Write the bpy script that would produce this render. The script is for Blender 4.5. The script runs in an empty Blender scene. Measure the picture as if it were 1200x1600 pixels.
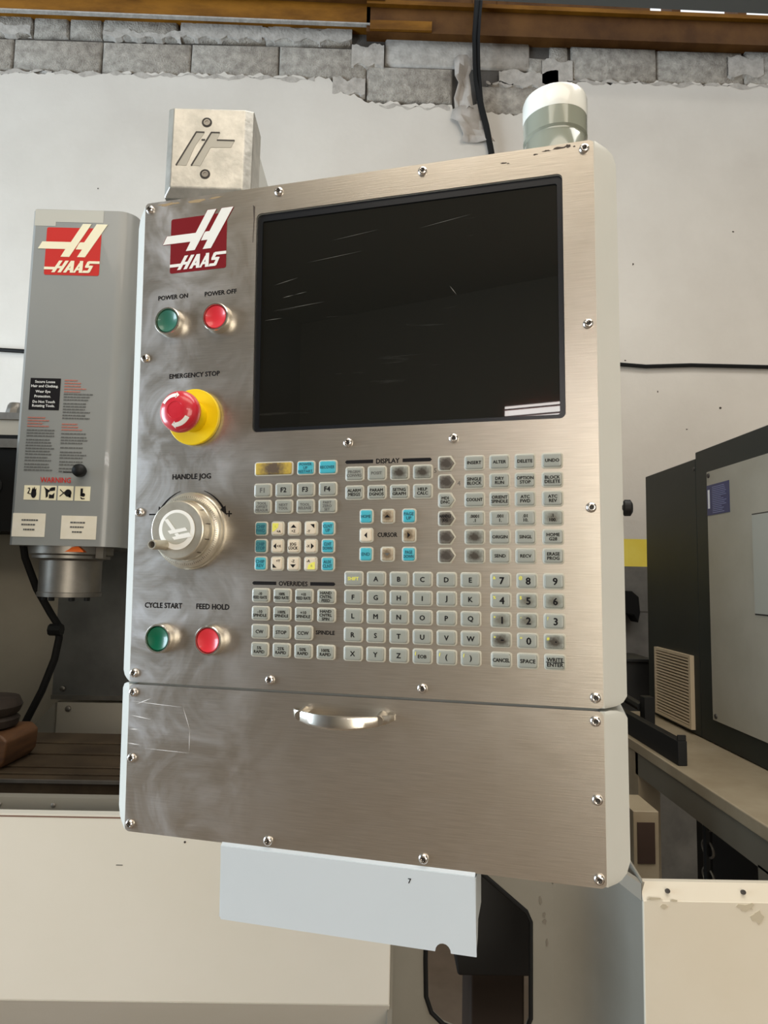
import bpy, bmesh, math, random
from mathutils import Vector, Matrix
random.seed(7)
R = math.radians
PI = math.pi
sc = bpy.context.scene
COL = sc.collection

# ------------------------------------------------------------------ camera
EYE = Vector((0.0, 0.0, 1.5))
cam_d = bpy.data.cameras.new('camera')
cam = bpy.data.objects.new('camera', cam_d)
COL.objects.link(cam)
cam_d.sensor_fit = 'VERTICAL'
cam_d.sensor_height = 36.0
cam_d.lens = 36.0 * 1030.0 / 1600.0
cam_d.clip_start = 0.02
cam_right = Vector((0.99971358, -0.01175586, 0.02084601))
cam_down = Vector((0.02187580, 0.09561597, -0.99517789))
cam_fwd = Vector((0.00970596, 0.99534888, 0.09584575))
M = Matrix.Identity(4)
for i in range(3):
    M[i][0] = cam_right[i]; M[i][1] = -cam_down[i]; M[i][2] = -cam_fwd[i]; M[i][3] = EYE[i]
cam.matrix_world = M
sc.camera = cam

# ------------------------------------------------------------------ world, lights, exposure
w = bpy.data.worlds.new('overcast sky'); sc.world = w
w.use_nodes = True
w.node_tree.nodes['Background'].inputs['Color'].default_value = (0.93, 0.97, 1.0, 1)
w.node_tree.nodes['Background'].inputs['Strength'].default_value = 1.6

def area(name, loc, target, sx, sy, power, color):
    l = bpy.data.lights.new(name, 'AREA'); l.shape = 'RECTANGLE'; l.size = sx; l.size_y = sy
    l.energy = power; l.color = color
    o = bpy.data.objects.new(name, l); COL.objects.link(o); o.location = loc
    d = Vector(target) - Vector(loc)
    o.rotation_euler = d.to_track_quat('-Z', 'Y').to_euler()
    return o
# daylight through the big side doorway, through a roof light and through the rear strip window
area('doorway_daylight', (-4.9, 0.6, 1.7), (0, 0.6, 1.7), 2.8, 2.7, 400, (0.70, 0.86, 1.0))
area('roof_daylight_and_fill', (0.0, -2.2, 4.45), (0.0, -2.2, 0), 4.2, 1.7, 85, (1.0, 0.84, 0.62))
area('roof_daylight_and_fill', (0.9, 0.4, 4.45), (0.9, 0.4, 0), 3.2, 1.6, 100, (1.0, 0.95, 0.87))  # second overhead lamp, added as fill to brighten the back wall
area('rear_door_daylight', (1.5, -5.9, 1.4), (1.5, 0, 1.4), 4.2, 2.6, 185, (1.0, 0.89, 0.70))
area('strip_window_daylight', (-0.3, -5.95, 3.0), (-0.3, 0, 3.0), 3.6, 0.17, 45, (1.0, 0.93, 0.88))

vs = sc.view_settings
vs.view_transform = 'Standard'; vs.look = 'None'; vs.gamma = 1.0; vs.use_curve_mapping = False
vs.exposure = -0.44

# ------------------------------------------------------------------ materials
MATS = {}
def mat(name, col, rough=0.5, metal=0.0, col2=None, nscale=6.0, stretch=(1, 1, 1), bump=0.0, bscale=60.0,
        rvar=0.0, coat=0.0, lo=0.35, hi=0.65, detail=6.0, spec=0.5, emit=None):
    if name in MATS: return MATS[name]
    m = bpy.data.materials.new(name); m.use_nodes = True
    nt = m.node_tree; b = nt.nodes['Principled BSDF']
    b.inputs['Base Color'].default_value = (*col, 1); b.inputs['Roughness'].default_value = rough
    b.inputs['Metallic'].default_value = metal; b.inputs['Coat Weight'].default_value = coat
    b.inputs['Specular IOR Level'].default_value = spec
    if col2 is not None or bump or rvar:
        tc = nt.nodes.new('ShaderNodeTexCoord'); mp = nt.nodes.new('ShaderNodeMapping')
        mp.inputs['Scale'].default_value = stretch
        nt.links.new(tc.outputs['Object'], mp.inputs['Vector'])
        n = nt.nodes.new('ShaderNodeTexNoise'); n.inputs['Scale'].default_value = nscale
        n.inputs['Detail'].default_value = detail; n.inputs['Roughness'].default_value = 0.6
        nt.links.new(mp.outputs[0], n.inputs['Vector'])
        if col2 is not None:
            cr = nt.nodes.new('ShaderNodeValToRGB')
            cr.color_ramp.elements[0].position = lo; cr.color_ramp.elements[1].position = hi
            cr.color_ramp.elements[0].color = (*col, 1); cr.color_ramp.elements[1].color = (*col2, 1)
            nt.links.new(n.outputs['Fac'], cr.inputs['Fac']); nt.links.new(cr.outputs['Color'], b.inputs['Base Color'])
        if rvar:
            mr = nt.nodes.new('ShaderNodeMapRange')
            mr.inputs['From Min'].default_value = 0.3; mr.inputs['From Max'].default_value = 0.7
            mr.inputs['To Min'].default_value = rough - rvar; mr.inputs['To Max'].default_value = rough + rvar
            nt.links.new(n.outputs['Fac'], mr.inputs['Value']); nt.links.new(mr.outputs[0], b.inputs['Roughness'])
        if bump:
            n2 = nt.nodes.new('ShaderNodeTexNoise'); n2.inputs['Scale'].default_value = bscale
            n2.inputs['Detail'].default_value = 5
            nt.links.new(mp.outputs[0], n2.inputs['Vector'])
            bp = nt.nodes.new('ShaderNodeBump'); bp.inputs['Strength'].default_value = bump
            bp.inputs['Distance'].default_value = 0.01
            nt.links.new(n2.outputs['Fac'], bp.inputs['Height']); nt.links.new(bp.outputs[0], b.inputs['Normal'])
    if emit:
        b.inputs['Emission Color'].default_value = (*emit[0], 1); b.inputs['Emission Strength'].default_value = emit[1]
    MATS[name] = m
    return m

def brushed_steel():
    """stainless sheet: fine horizontal brushing, cloudy hand smudges on the worn left-hand side"""
    m = bpy.data.materials.new('brushed stainless'); m.use_nodes = True
    nt = m.node_tree; b = nt.nodes['Principled BSDF']; L = nt.links.new
    b.inputs['Metallic'].default_value = 0.96
    tc = nt.nodes.new('ShaderNodeTexCoord')
    mp = nt.nodes.new('ShaderNodeMapping'); mp.inputs['Scale'].default_value = (14, 14, 420)
    L(tc.outputs['Object'], mp.inputs['Vector'])
    n = nt.nodes.new('ShaderNodeTexNoise'); n.inputs['Scale'].default_value = 2.4; n.inputs['Detail'].default_value = 4
    L(mp.outputs[0], n.inputs['Vector'])
    n2 = nt.nodes.new('ShaderNodeTexNoise'); n2.inputs['Scale'].default_value = 14; n2.inputs['Detail'].default_value = 9
    n2.inputs['Roughness'].default_value = 0.65; n2.inputs['Distortion'].default_value = 0.8
    L(tc.outputs['Object'], n2.inputs['Vector'])
    cr = nt.nodes.new('ShaderNodeValToRGB')
    cr.color_ramp.elements[0].position = 0.3; cr.color_ramp.elements[1].position = 0.7
    cr.color_ramp.elements[0].color = (0.505, 0.463, 0.405, 1); cr.color_ramp.elements[1].color = (0.60, 0.553, 0.487, 1)
    L(n.outputs['Fac'], cr.inputs['Fac'])
    # smudges: hands and cloths have dulled the side with the buttons
    sx = nt.nodes.new('ShaderNodeSeparateXYZ'); L(tc.outputs['Object'], sx.inputs[0])
    mr = nt.nodes.new('ShaderNodeMapRange'); mr.inputs['From Min'].default_value = -0.05; mr.inputs['From Max'].default_value = -0.20
    mr.inputs['To Min'].default_value = 0.12; mr.inputs['To Max'].default_value = 1.0
    L(sx.outputs['X'], mr.inputs['Value'])
    cr2 = nt.nodes.new('ShaderNodeValToRGB')
    cr2.color_ramp.elements[0].position = 0.42; cr2.color_ramp.elements[1].position = 0.68
    cr2.color_ramp.elements[0].color = (0, 0, 0, 1); cr2.color_ramp.elements[1].color = (1, 1, 1, 1)
    L(n2.outputs['Fac'], cr2.inputs['Fac'])
    mu = nt.nodes.new('ShaderNodeMath'); mu.operation = 'MULTIPLY'
    L(cr2.outputs['Color'], mu.inputs[0]); L(mr.outputs[0], mu.inputs[1])
    mx = nt.nodes.new('ShaderNodeMix'); mx.data_type = 'RGBA'; mx.inputs[7].default_value = (0.70, 0.69, 0.70, 1)
    mu2 = nt.nodes.new('ShaderNodeMath'); mu2.operation = 'MULTIPLY'; mu2.inputs[1].default_value = 0.85
    L(mu.outputs[0], mu2.inputs[0]); L(mu2.outputs[0], mx.inputs[0])
    L(cr.outputs['Color'], mx.inputs[6]); L(mx.outputs[2], b.inputs['Base Color'])
    ro = nt.nodes.new('ShaderNodeMapRange'); ro.inputs['To Min'].default_value = 0.315; ro.inputs['To Max'].default_value = 0.46
    L(mu.outputs[0], ro.inputs['Value']); L(ro.outputs[0], b.inputs['Roughness'])
    bp = nt.nodes.new('ShaderNodeBump'); bp.inputs['Strength'].default_value = 0.06; bp.inputs['Distance'].default_value = 0.001
    L(n.outputs['Fac'], bp.inputs['Height']); L(bp.outputs[0], b.inputs['Normal'])
    return m
STEEL = brushed_steel()

def worn_mat(name, col, dark, rx, rz):
    """key rubbed through to a dark smudge in its middle"""
    m = bpy.data.materials.new(name); m.use_nodes = True
    nt = m.node_tree; b = nt.nodes['Principled BSDF']; L = nt.links.new
    b.inputs['Roughness'].default_value = 0.42
    tc = nt.nodes.new('ShaderNodeTexCoord'); mp = nt.nodes.new('ShaderNodeMapping')
    mp.inputs['Scale'].default_value = (1 / rx, 0, 1 / rz); L(tc.outputs['Object'], mp.inputs['Vector'])
    ns = nt.nodes.new('ShaderNodeTexNoise'); ns.inputs['Scale'].default_value = 350; L(tc.outputs['Object'], ns.inputs['Vector'])
    le = nt.nodes.new('ShaderNodeVectorMath'); le.operation = 'LENGTH'; L(mp.outputs[0], le.inputs[0])
    ad = nt.nodes.new('ShaderNodeMath'); ad.operation = 'MULTIPLY_ADD'; ad.inputs[1].default_value = 0.7; ad.inputs[2].default_value = -0.35
    L(ns.outputs['Fac'], ad.inputs[0])
    a2 = nt.nodes.new('ShaderNodeMath'); a2.operation = 'ADD'; L(le.outputs['Value'], a2.inputs[0]); L(ad.outputs[0], a2.inputs[1])
    cr = nt.nodes.new('ShaderNodeValToRGB'); cr.color_ramp.elements[0].position = 0.35; cr.color_ramp.elements[1].position = 1.0
    cr.color_ramp.elements[0].color = (*dark, 1); cr.color_ramp.elements[1].color = (*col, 1)
    L(a2.outputs[0], cr.inputs['Fac']); L(cr.outputs['Color'], b.inputs['Base Color'])
    return m

def scratched_screen():
    m = bpy.data.materials.new('dark scratched screen'); m.use_nodes = True
    nt = m.node_tree; b = nt.nodes['Principled BSDF']; L = nt.links.new
    b.inputs['Specular IOR Level'].default_value = 0.5
    b.inputs['Roughness'].default_value = 0.015
    tc = nt.nodes.new('ShaderNodeTexCoord')
    mp = nt.nodes.new('ShaderNodeMapping'); mp.inputs['Rotation'].default_value = (0, R(-4), 0); mp.inputs['Scale'].default_value = (3.2, 1, 62)
    L(tc.outputs['Object'], mp.inputs['Vector'])
    n = nt.nodes.new('ShaderNodeTexNoise'); n.inputs['Scale'].default_value = 3.0; n.inputs['Detail'].default_value = 5; n.inputs['Distortion'].default_value = 0.6
    L(mp.outputs[0], n.inputs['Vector'])
    cr = nt.nodes.new('ShaderNodeValToRGB'); cr.color_ramp.elements[0].position = 0.66; cr.color_ramp.elements[1].position = 0.80
    cr.color_ramp.elements[0].color = (0.009, 0.0092, 0.0078, 1); cr.color_ramp.elements[1].color = (0.030, 0.030, 0.028, 1)
    L(n.outputs['Fac'], cr.inputs['Fac']); L(cr.outputs['Color'], b.inputs['Base Color'])
    return m

M_HOUSE = mat('pale grey enamel', (0.57, 0.58, 0.545), 0.38, col2=(0.61, 0.615, 0.58), nscale=5)
M_TRAY = mat('pale blue grey enamel', (0.53, 0.58, 0.62), 0.38, col2=(0.56, 0.61, 0.65), nscale=4)
M_APRON = mat('cream enamel', (0.67, 0.64, 0.56), 0.42, col2=(0.71, 0.68, 0.61), nscale=2.5)
M_APRON2 = mat('stained cream enamel', (0.66, 0.60, 0.49), 0.42, col2=(0.70, 0.65, 0.55), nscale=2.5)
M_GREY = mat('grey enamel', (0.22, 0.205, 0.17), 0.5, col2=(0.26, 0.245, 0.21), nscale=3, spec=0.2)
M_HEAD = mat('grey head enamel', (0.245, 0.255, 0.25), 0.3, col2=(0.265, 0.27, 0.26), nscale=3, coat=0.3)
M_BLACK = mat('black plastic', (0.008, 0.008, 0.008), 0.5, spec=0.25)
M_INK = mat('black ink', (0.012, 0.011, 0.012), 0.7, spec=0.1)
M_INKB = mat('blue black ink', (0.01, 0.10, 0.15), 0.6)
M_FAINT = mat('rubbed ink', (0.10, 0.10, 0.095), 0.6)
M_YINK = mat('yellow ink', (0.75, 0.72, 0.12), 0.6)
M_WHITE = mat('white print', (0.80, 0.80, 0.77), 0.5)
M_CREAMP = mat('cream print', (0.78, 0.72, 0.52), 0.5)
M_MAROON = mat('maroon print', (0.18, 0.006, 0.010), 0.5, spec=0.2)
M_REDP = mat('red print', (0.50, 0.028, 0.022), 0.5, spec=0.25)
M_PINKE = mat('pale red print', (0.62, 0.26, 0.24), 0.5)
M_CHROME = mat('polished screw steel', (0.78, 0.76, 0.74), 0.16, 1.0)
M_DARKSOCK = mat('dark socket', (0.03, 0.025, 0.022), 0.5)
M_RING = mat('satin nickel ring', (0.72, 0.69, 0.62), 0.24, 1.0)
M_CAST = mat('cast aluminium', (0.42, 0.41, 0.375), 0.40, 0.8, col2=(0.58, 0.56, 0.51), nscale=30, bump=0.06, bscale=90)
M_JOG = mat('worn anodised aluminium', (0.52, 0.48, 0.39), 0.32, 0.75, col2=(0.66, 0.62, 0.53), nscale=50)
M_KGREY = mat('grey key', (0.285, 0.300, 0.270), 0.40, coat=0.3)
M_KCREAM = mat('cream key', (0.66, 0.58, 0.46), 0.42)
M_KTEAL = mat('teal key', (0.055, 0.40, 0.50), 0.38, coat=0.2)
M_KTEALD = mat('dirty teal key', (0.05, 0.21, 0.235), 0.42)
M_KBEZ = mat('key rim', (0.50, 0.49, 0.42), 0.36)
M_KWORN = worn_mat('worn grey key', (0.27, 0.28, 0.245), (0.045, 0.036, 0.026), 0.0088, 0.0066)
M_KWORN2 = worn_mat('worn arrow key', (0.25, 0.235, 0.20), (0.05, 0.04, 0.032), 0.0105, 0.0085)
M_KWORN3 = worn_mat('slightly worn grey key', (0.27, 0.285, 0.25), (0.13, 0.125, 0.10), 0.0075, 0.006)
M_KYEL = worn_mat('worn gold key', (0.48, 0.34, 0.055), (0.10, 0.07, 0.045), 0.0165, 0.0125)
M_KCW = worn_mat('worn cream key', (0.55, 0.47, 0.35), (0.17, 0.12, 0.07), 0.0078, 0.0078)
M_GREENB = mat('green button', (0.0, 0.115, 0.058), 0.28, coat=0.4)
M_GREENF = mat('faded green button', (0.03, 0.15, 0.105), 0.3, coat=0.4)
M_REDB = mat('red button', (0.68, 0.030, 0.045), 0.28, coat=0.4)
M_MUSH = mat('red mushroom', (0.56, 0.014, 0.030), 0.28, coat=0.5, col2=(0.62, 0.03, 0.05), nscale=40)
M_YELLOW = mat('yellow disc', (0.84, 0.60, 0.0), 0.4)
M_SCREEN = scratched_screen()
M_BEZEL = mat('black bezel', (0.010, 0.012, 0.016), 0.25)
M_LAMPW = mat('white lamp cap', (0.84, 0.85, 0.80), 0.22, coat=0.5)
M_LAMPG = mat('grey lamp lens', (0.26, 0.28, 0.23), 0.16, coat=0.8)
M_STEELD = mat('dull dark steel', (0.20, 0.185, 0.165), 0.42, 0.8, col2=(0.29, 0.27, 0.24), nscale=10)
M_SHEET = mat('dark zinc sheet', (0.13, 0.13, 0.125), 0.42, 0.6, col2=(0.20, 0.20, 0.19), nscale=5)
M_TABLE = mat('oily cast iron', (0.045, 0.031, 0.019), 0.45, 0.2, col2=(0.085, 0.06, 0.036), nscale=9, spec=0.3)
M_WOOD = mat('oiled wood', (0.055, 0.021, 0.006), 0.6, col2=(0.11, 0.046, 0.015), nscale=8, stretch=(1, 1, 8))
M_RUBBER = mat('black rubber', (0.008, 0.008, 0.008), 0.6, spec=0.2)
M_ORANGE = mat('orange plastic', (0.85, 0.16, 0.02), 0.45)
M_GREEND = mat('dark green grey enamel', (0.015, 0.018, 0.014), 0.5, col2=(0.020, 0.022, 0.018), nscale=3, spec=0.3)
M_PANEL = mat('grey steel cover', (0.31, 0.285, 0.225), 0.45, 0.0, col2=(0.36, 0.33, 0.27), nscale=4, spec=0.3)
M_VENT = mat('beige plastic', (0.52, 0.42, 0.29), 0.5)
M_COUNTER = mat('stained cream top', (0.27, 0.215, 0.14), 0.4, col2=(0.36, 0.30, 0.21), nscale=5)
M_NAVY = mat('navy sticker', (0.018, 0.022, 0.10), 0.4)
M_PAPER = mat('yellowed paper label', (0.72, 0.66, 0.53), 0.6, col2=(0.78, 0.73, 0.63), nscale=14)
M_PLASTER = mat('grey limewash plaster', (0.62, 0.58, 0.525), 0.85, col2=(0.71, 0.672, 0.615), nscale=1.6, bump=0.12, bscale=35, lo=0.3, hi=0.7)
M_BLOCK = mat('grey concrete block', (0.25, 0.225, 0.195), 0.92, col2=(0.56, 0.52, 0.46), nscale=22, detail=12.0, bump=0.9, bscale=120, lo=0.3, hi=0.72)
M_MORTAR = mat('flaking limewash', (0.38, 0.35, 0.315), 0.95, col2=(0.54, 0.505, 0.46), nscale=20, bump=0.5, bscale=60)
M_JOINT = mat('dark mortar joint', (0.10, 0.09, 0.08), 0.95, bump=0.4, bscale=70)
M_RUST = mat('rusty brown beam', (0.15, 0.058, 0.005), 0.6, col2=(0.30, 0.125, 0.012), nscale=3.5, stretch=(1, 1, 3), bump=0.2, bscale=30, spec=0.15)
M_RUSTD = mat('dark rusty beam', (0.085, 0.034, 0.009), 0.6, col2=(0.16, 0.07, 0.018), nscale=4, bump=0.3, bscale=30, spec=0.15)
M_PURLIN = mat('dark grey purlin', (0.075, 0.08, 0.078), 0.6)
M_YBAND = mat('yellow wall paint', (0.84, 0.66, 0.07), 0.7, col2=(0.90, 0.74, 0.12), nscale=6)
M_GBAND = mat('dark grey wall paint', (0.13, 0.125, 0.115), 0.8, col2=(0.19, 0.18, 0.165), nscale=8)
M_FLOOR = mat('oily concrete floor', (0.13, 0.095, 0.065), 0.6, col2=(0.20, 0.15, 0.11), nscale=3)
M_SIDEW = mat('dim side wall', (0.36, 0.33, 0.30), 0.9, col2=(0.42, 0.39, 0.35), nscale=2)
M_SIDED = mat('dark side wall', (0.20, 0.19, 0.19), 0.9)
M_SIDER = mat('warm rear wall', (0.46, 0.40, 0.32), 0.9)
M_ROOF = mat('brown roof sheet', (0.30, 0.26, 0.20), 0.7)
M_KRAFT = mat('peeled grey paper', (0.40, 0.36, 0.32), 0.8, col2=(0.48, 0.44, 0.40), nscale=20)
M_DIRT = mat('dark dirt mark', (0.06, 0.045, 0.035), 0.8)
M_HAZE = mat('pale scuff', (0.70, 0.71, 0.73), 0.5)

# ------------------------------------------------------------------ mesh helpers
TM = {}
class MB:
    def __init__(s): s.v = []; s.f = []
    def add(s, v, f):
        o = len(s.v); s.v += [tuple(p) for p in v]; s.f += [tuple(i + o for i in q) for q in f]; return s
    def box(s, a, b):
        (x0, y0, z0), (x1, y1, z1) = a, b
        v = [(x0, y0, z0), (x1, y0, z0), (x1, y1, z0), (x0, y1, z0), (x0, y0, z1), (x1, y0, z1), (x1, y1, z1), (x0, y1, z1)]
        return s.add(v, [(0, 3, 2, 1), (4, 5, 6, 7), (0, 1, 5, 4), (1, 2, 6, 5), (2, 3, 7, 6), (3, 0, 4, 7)])
    def loft(s, rings, cap0=True, cap1=True):
        n = len(rings[0]); v = [p for r in rings for p in r]; f = []
        for k in range(len(rings) - 1):
            for i in range(n):
                j = (i + 1) % n
                f.append((k * n + i, k * n + j, (k + 1) * n + j, (k + 1) * n + i))
        if cap0: f.append(tuple(reversed(range(n))))
        if cap1: f.append(tuple((len(rings) - 1) * n + i for i in range(n)))
        return s.add(v, f)
    def lathe(s, c, axis, prof, seg=24, hexin=None):
        """prof: (radius, offset along axis) pairs; axis a unit vector"""
        a = Vector(axis).normalized(); u = a.orthogonal().normalized(); w_ = a.cross(u)
        rings = []
        for k, (r, h) in enumerate(prof):
            ring = []
            for i in range(seg):
                t = 2 * PI * i / seg
                rr = r
                if hexin is not None and k >= hexin:
                    q = (t % (PI / 3)) - PI / 6; rr = r / math.cos(q)
                ring.append(tuple(Vector(c) + a * h + (u * math.cos(t) + w_ * math.sin(t)) * rr))
            rings.append(ring)
        return s.loft(rings)
    def tube(s, pts, r, seg=8):
        pts = [Vector(p) for p in pts]; rings = []; up = None
        for i, p in enumerate(pts):
            d = (pts[min(i + 1, len(pts) - 1)] - pts[max(i - 1, 0)]).normalized()
            u = d.orthogonal().normalized() if up is None else (up - d * up.dot(d)).normalized()
            up = u; w_ = d.cross(u)
            rr = r[i] if isinstance(r, (list, tuple)) else r
            rings.append([tuple(p + (u * math.cos(2 * PI * k / seg) + w_ * math.sin(2 * PI * k / seg)) * rr) for k in range(seg)])
        return s.loft(rings)
    def prism(s, poly, y0, y1, plane='xz'):
        """outline in a plane, extruded along the third axis"""
        def P(a, b, c): return {'xz': (a, c, b), 'yz': (c, a, b), 'xy': (a, b, c)}[plane]
        n = len(poly)
        v = [P(a, b, y0) for a, b in poly] + [P(a, b, y1) for a, b in poly]
        f = [tuple(range(n)), tuple(range(2 * n - 1, n - 1, -1))]
        f += [(i, i + n, (i + 1) % n + n, (i + 1) % n) for i in range(n)]
        return s.add(v, f)
    def mesh(s, name, m, sharp=35):
        me = bpy.data.meshes.new(name); me.from_pydata(s.v, [], s.f); me.validate()
        bm = bmesh.new(); bm.from_mesh(me); bmesh.ops.recalc_face_normals(bm, faces=bm.faces); bm.to_mesh(me); bm.free()
        me.polygons.foreach_set('use_smooth', [True] * len(me.polygons)); me.set_sharp_from_angle(angle=R(sharp))
        me.materials.append(m)
        return me
    def build(s, name, m, parent=None, sharp=35, bevel=0.0):
        """link the collected shapes as ONE mesh object; world coordinates unless the parent is in LOCAL"""
        if parent is not None:
            inv = TM[parent.name].inverted()
            s.v = [tuple(inv @ Vector(p)) for p in s.v]
        me = s.mesh(name, m, sharp)
        return link(name, me, parent, TM[parent.name] if parent is not None else Matrix.Identity(4), bevel)

def link(name, me, parent=None, tm=None, bevel=0.0, loc=None):
    o = bpy.data.objects.new(name, me); COL.objects.link(o)
    if loc is not None: o.location = loc
    if parent is not None: o.parent = parent
    if tm is not None: TM[o.name] = tm
    if bevel:
        bv = o.modifiers.new('bevel', 'BEVEL'); bv.width = bevel; bv.segments = 3; bv.limit_method = 'ANGLE'; bv.angle_limit = R(40)
        bv.harden_normals = True
    return o

def thing(name, label, cat, mtx, group=None):
    o = bpy.data.objects.new(name, None); COL.objects.link(o); o.empty_display_size = 0.05
    o.matrix_world = mtx; TM[o.name] = mtx.copy()
    o['label'] = label; o['category'] = cat
    if group: o['group'] = group
    return o
def tag(o, label, cat, group=None):
    o['label'] = label; o['category'] = cat
    if group: o['group'] = group
    return o
def struct(o, label=None):
    o['kind'] = 'structure'
    if label: o['label'] = label
    return o
def T(x, y, z): return Matrix.Translation((x, y, z))

def rrect(cx, cz, w_, h_, r, n=4):
    """rounded rectangle outline, counter-clockwise"""
    out = []
    for sx, sz, a0 in ((1, 1, 0), (-1, 1, 90), (-1, -1, 180), (1, -1, 270)):
        for k in range(n + 1):
            a = R(a0 + 90 * k / n)
            out.append((cx + sx * (w_ / 2 - r) + r * math.cos(a), cz + sz * (h_ / 2 - r) + r * math.sin(a)))
    return out

def text_mesh(s, size, fit=None, shear=0.0, line=0.95, bold=0.0):
    """flat lettering in x/z, centred on the origin; size = cap height; fit = largest width"""
    cu = bpy.data.curves.new('lettering', 'FONT'); cu.body = s; cu.align_x = 'CENTER'; cu.size = 1.0
    cu.resolution_u = 2; cu.shear = shear; cu.space_line = line; cu.fill_mode = 'FRONT'
    o = bpy.data.objects.new('lettering', cu); COL.objects.link(o)
    me = bpy.data.meshes.new_from_object(o)
    bpy.data.objects.remove(o); bpy.data.curves.remove(cu)
    xs = [v.co.x for v in me.vertices]; ys = [v.co.y for v in me.vertices]
    if not xs: return me
    k = size / 0.69; kx = k
    wdt = (max(xs) - min(xs)) * k
    if fit and wdt > fit: kx = k * fit / wdt
    cx = (max(xs) + min(xs)) / 2; cy = (max(ys) + min(ys)) / 2
    co = [((v.co.x - cx) * kx, (v.co.y - cy) * k) for v in me.vertices]; fs = [tuple(p.vertices) for p in me.polygons]
    bpy.data.meshes.remove(me)
    d = bold * k; V = []; F = []
    for q, (ox, oz) in enumerate(((0, 0), (d, 0), (-d, 0), (0, d * 0.8), (0, -d * 0.8)) if bold else ((0, 0),)):   # heavier strokes
        o_ = len(V); V += [(x + ox, -0.00001 * q, z + oz) for x, z in co]; F += [tuple(i + o_ for i in f) for f in fs]
    me = bpy.data.meshes.new('lettering'); me.from_pydata(V, [], F)
    return me

# ================================================================== THE SETTING
WY = 3.40
floor = struct(MB().box((-5, -6, -0.1), (5, 3.7, 0)).build('floor', M_FLOOR))
wall = struct(MB().box((-5, WY + 0.03, 0), (5, WY + 0.25, 4.52)).build('wall_back', M_JOINT), 'grey limewashed block wall behind the machines')
# plaster coat with a broken upper edge
def plaster_top(x):
    pts = [(-5, 4.20), (-2.2, 4.205), (-1.6, 4.222), (-1.1, 4.232), (-0.55, 4.236), (-0.32, 4.225), (-0.24, 4.15), (-0.11, 4.095), (0.2, 4.09), (0.36, 4.085),
           (0.37, 4.00), (0.50, 3.98), (0.53, 4.045), (0.86, 4.05), (0.93, 4.20), (1.0, 4.245), (1.5, 4.255), (2.2, 4.263), (5, 4.27)]
    for (a, za), (b, zb) in zip(pts, pts[1:]):
        if a <= x <= b: return za + (zb - za) * (x - a) / (b - a)
    return 4.2
mb = MB(); xs = [-5 + 0.5 * i for i in range(6)] + [-2.3 + 0.02 * i for i in range(1, 230)] + [2.5 + 0.5 * i for i in range(6)]
for a, b in zip(xs, xs[1:]):
    za, zb = (plaster_top(q) + 0.012 * math.sin(q * 47) * math.sin(q * 13 + 1) + 0.006 * math.sin(q * 131) for q in (a, b))
    mb.add([(a, WY, 1.715), (b, WY, 1.715), (b, WY, zb), (a, WY, za), (b, WY + 0.035, zb), (a, WY + 0.035, za)], [(0, 1, 2, 3), (3, 2, 4, 5)])
mb.build('plaster', M_PLASTER, wall)
MB().box((-5, WY, 1.573), (5, WY + 0.03, 1.715)).build('yellow_band', M_YBAND, wall)
MB().box((-5, WY, 0.0), (5, WY + 0.03, 1.573)).build('lower_wall_paint', M_GBAND, wall)
MB().box((-5, WY - 0.002, 1.34), (5, WY + 0.001, 1.346)).build('paint_seam', M_JOINT, wall)

def block(x0, x1, z0, z1, y=None, m=None, name='block'):
    j = 0.004; y = WY + 0.006 + random.uniform(-0.004, 0.006) if y is None else y
    k = 0.010
    def q(v): return v + random.uniform(-0.004, 0.004)
    f0 = [(q(x0 + j), y + k, q(z0 + j)), (q(x1 - j), y + k, q(z0 + j)), (q(x1 - j), y + k, q(z1 - j)), (q(x0 + j), y + k, q(z1 - j))]
    f1 = [(x0 + j + k, y, z0 + j + k), (x1 - j - k, y, z0 + j + k), (x1 - j - k, y, z1 - j - k), (x0 + j + k, y, z1 - j - k)]
    bk = [(p[0], WY + 0.06, p[2]) for p in f0]
    return MB().loft([bk, f0, f1]).build(name, m or M_BLOCK, wall, sharp=60)
for k in range(-1, 5):                                   # second course, left of the broken patch
    x0 = -2.069 + 0.4885 * (k - 1 + 0); block(x0, x0 + 0.4885, 4.228, 4.424)
for a, b in ((-2.6, -1.973), (-1.973, -1.776), (-1.776, -1.585), (-1.585, -1.166), (-1.166, -0.681), (-0.681, -0.20)):
    block(a, b, 4.430, 4.62)                              # top course under the beam
block(-0.115, 0.365, 4.105, 4.315)                        # big bare block in the patch
block(-0.24, -0.118, 4.235, 4.335)
block(0.50, 0.93, 4.05, 4.22); block(0.78, 0.90, 4.225, 4.40); block(0.80, 1.03, 4.10, 4.262)
for a, b in ((0.90, 1.012), (1.024, 1.504), (1.504, 1.995), (1.995, 2.49)):
    block(a, b, 4.262, 4.47)
block(-0.02, 0.80, 4.325, 4.50, y=WY + 0.012, m=M_MORTAR, name='lintel')
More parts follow.
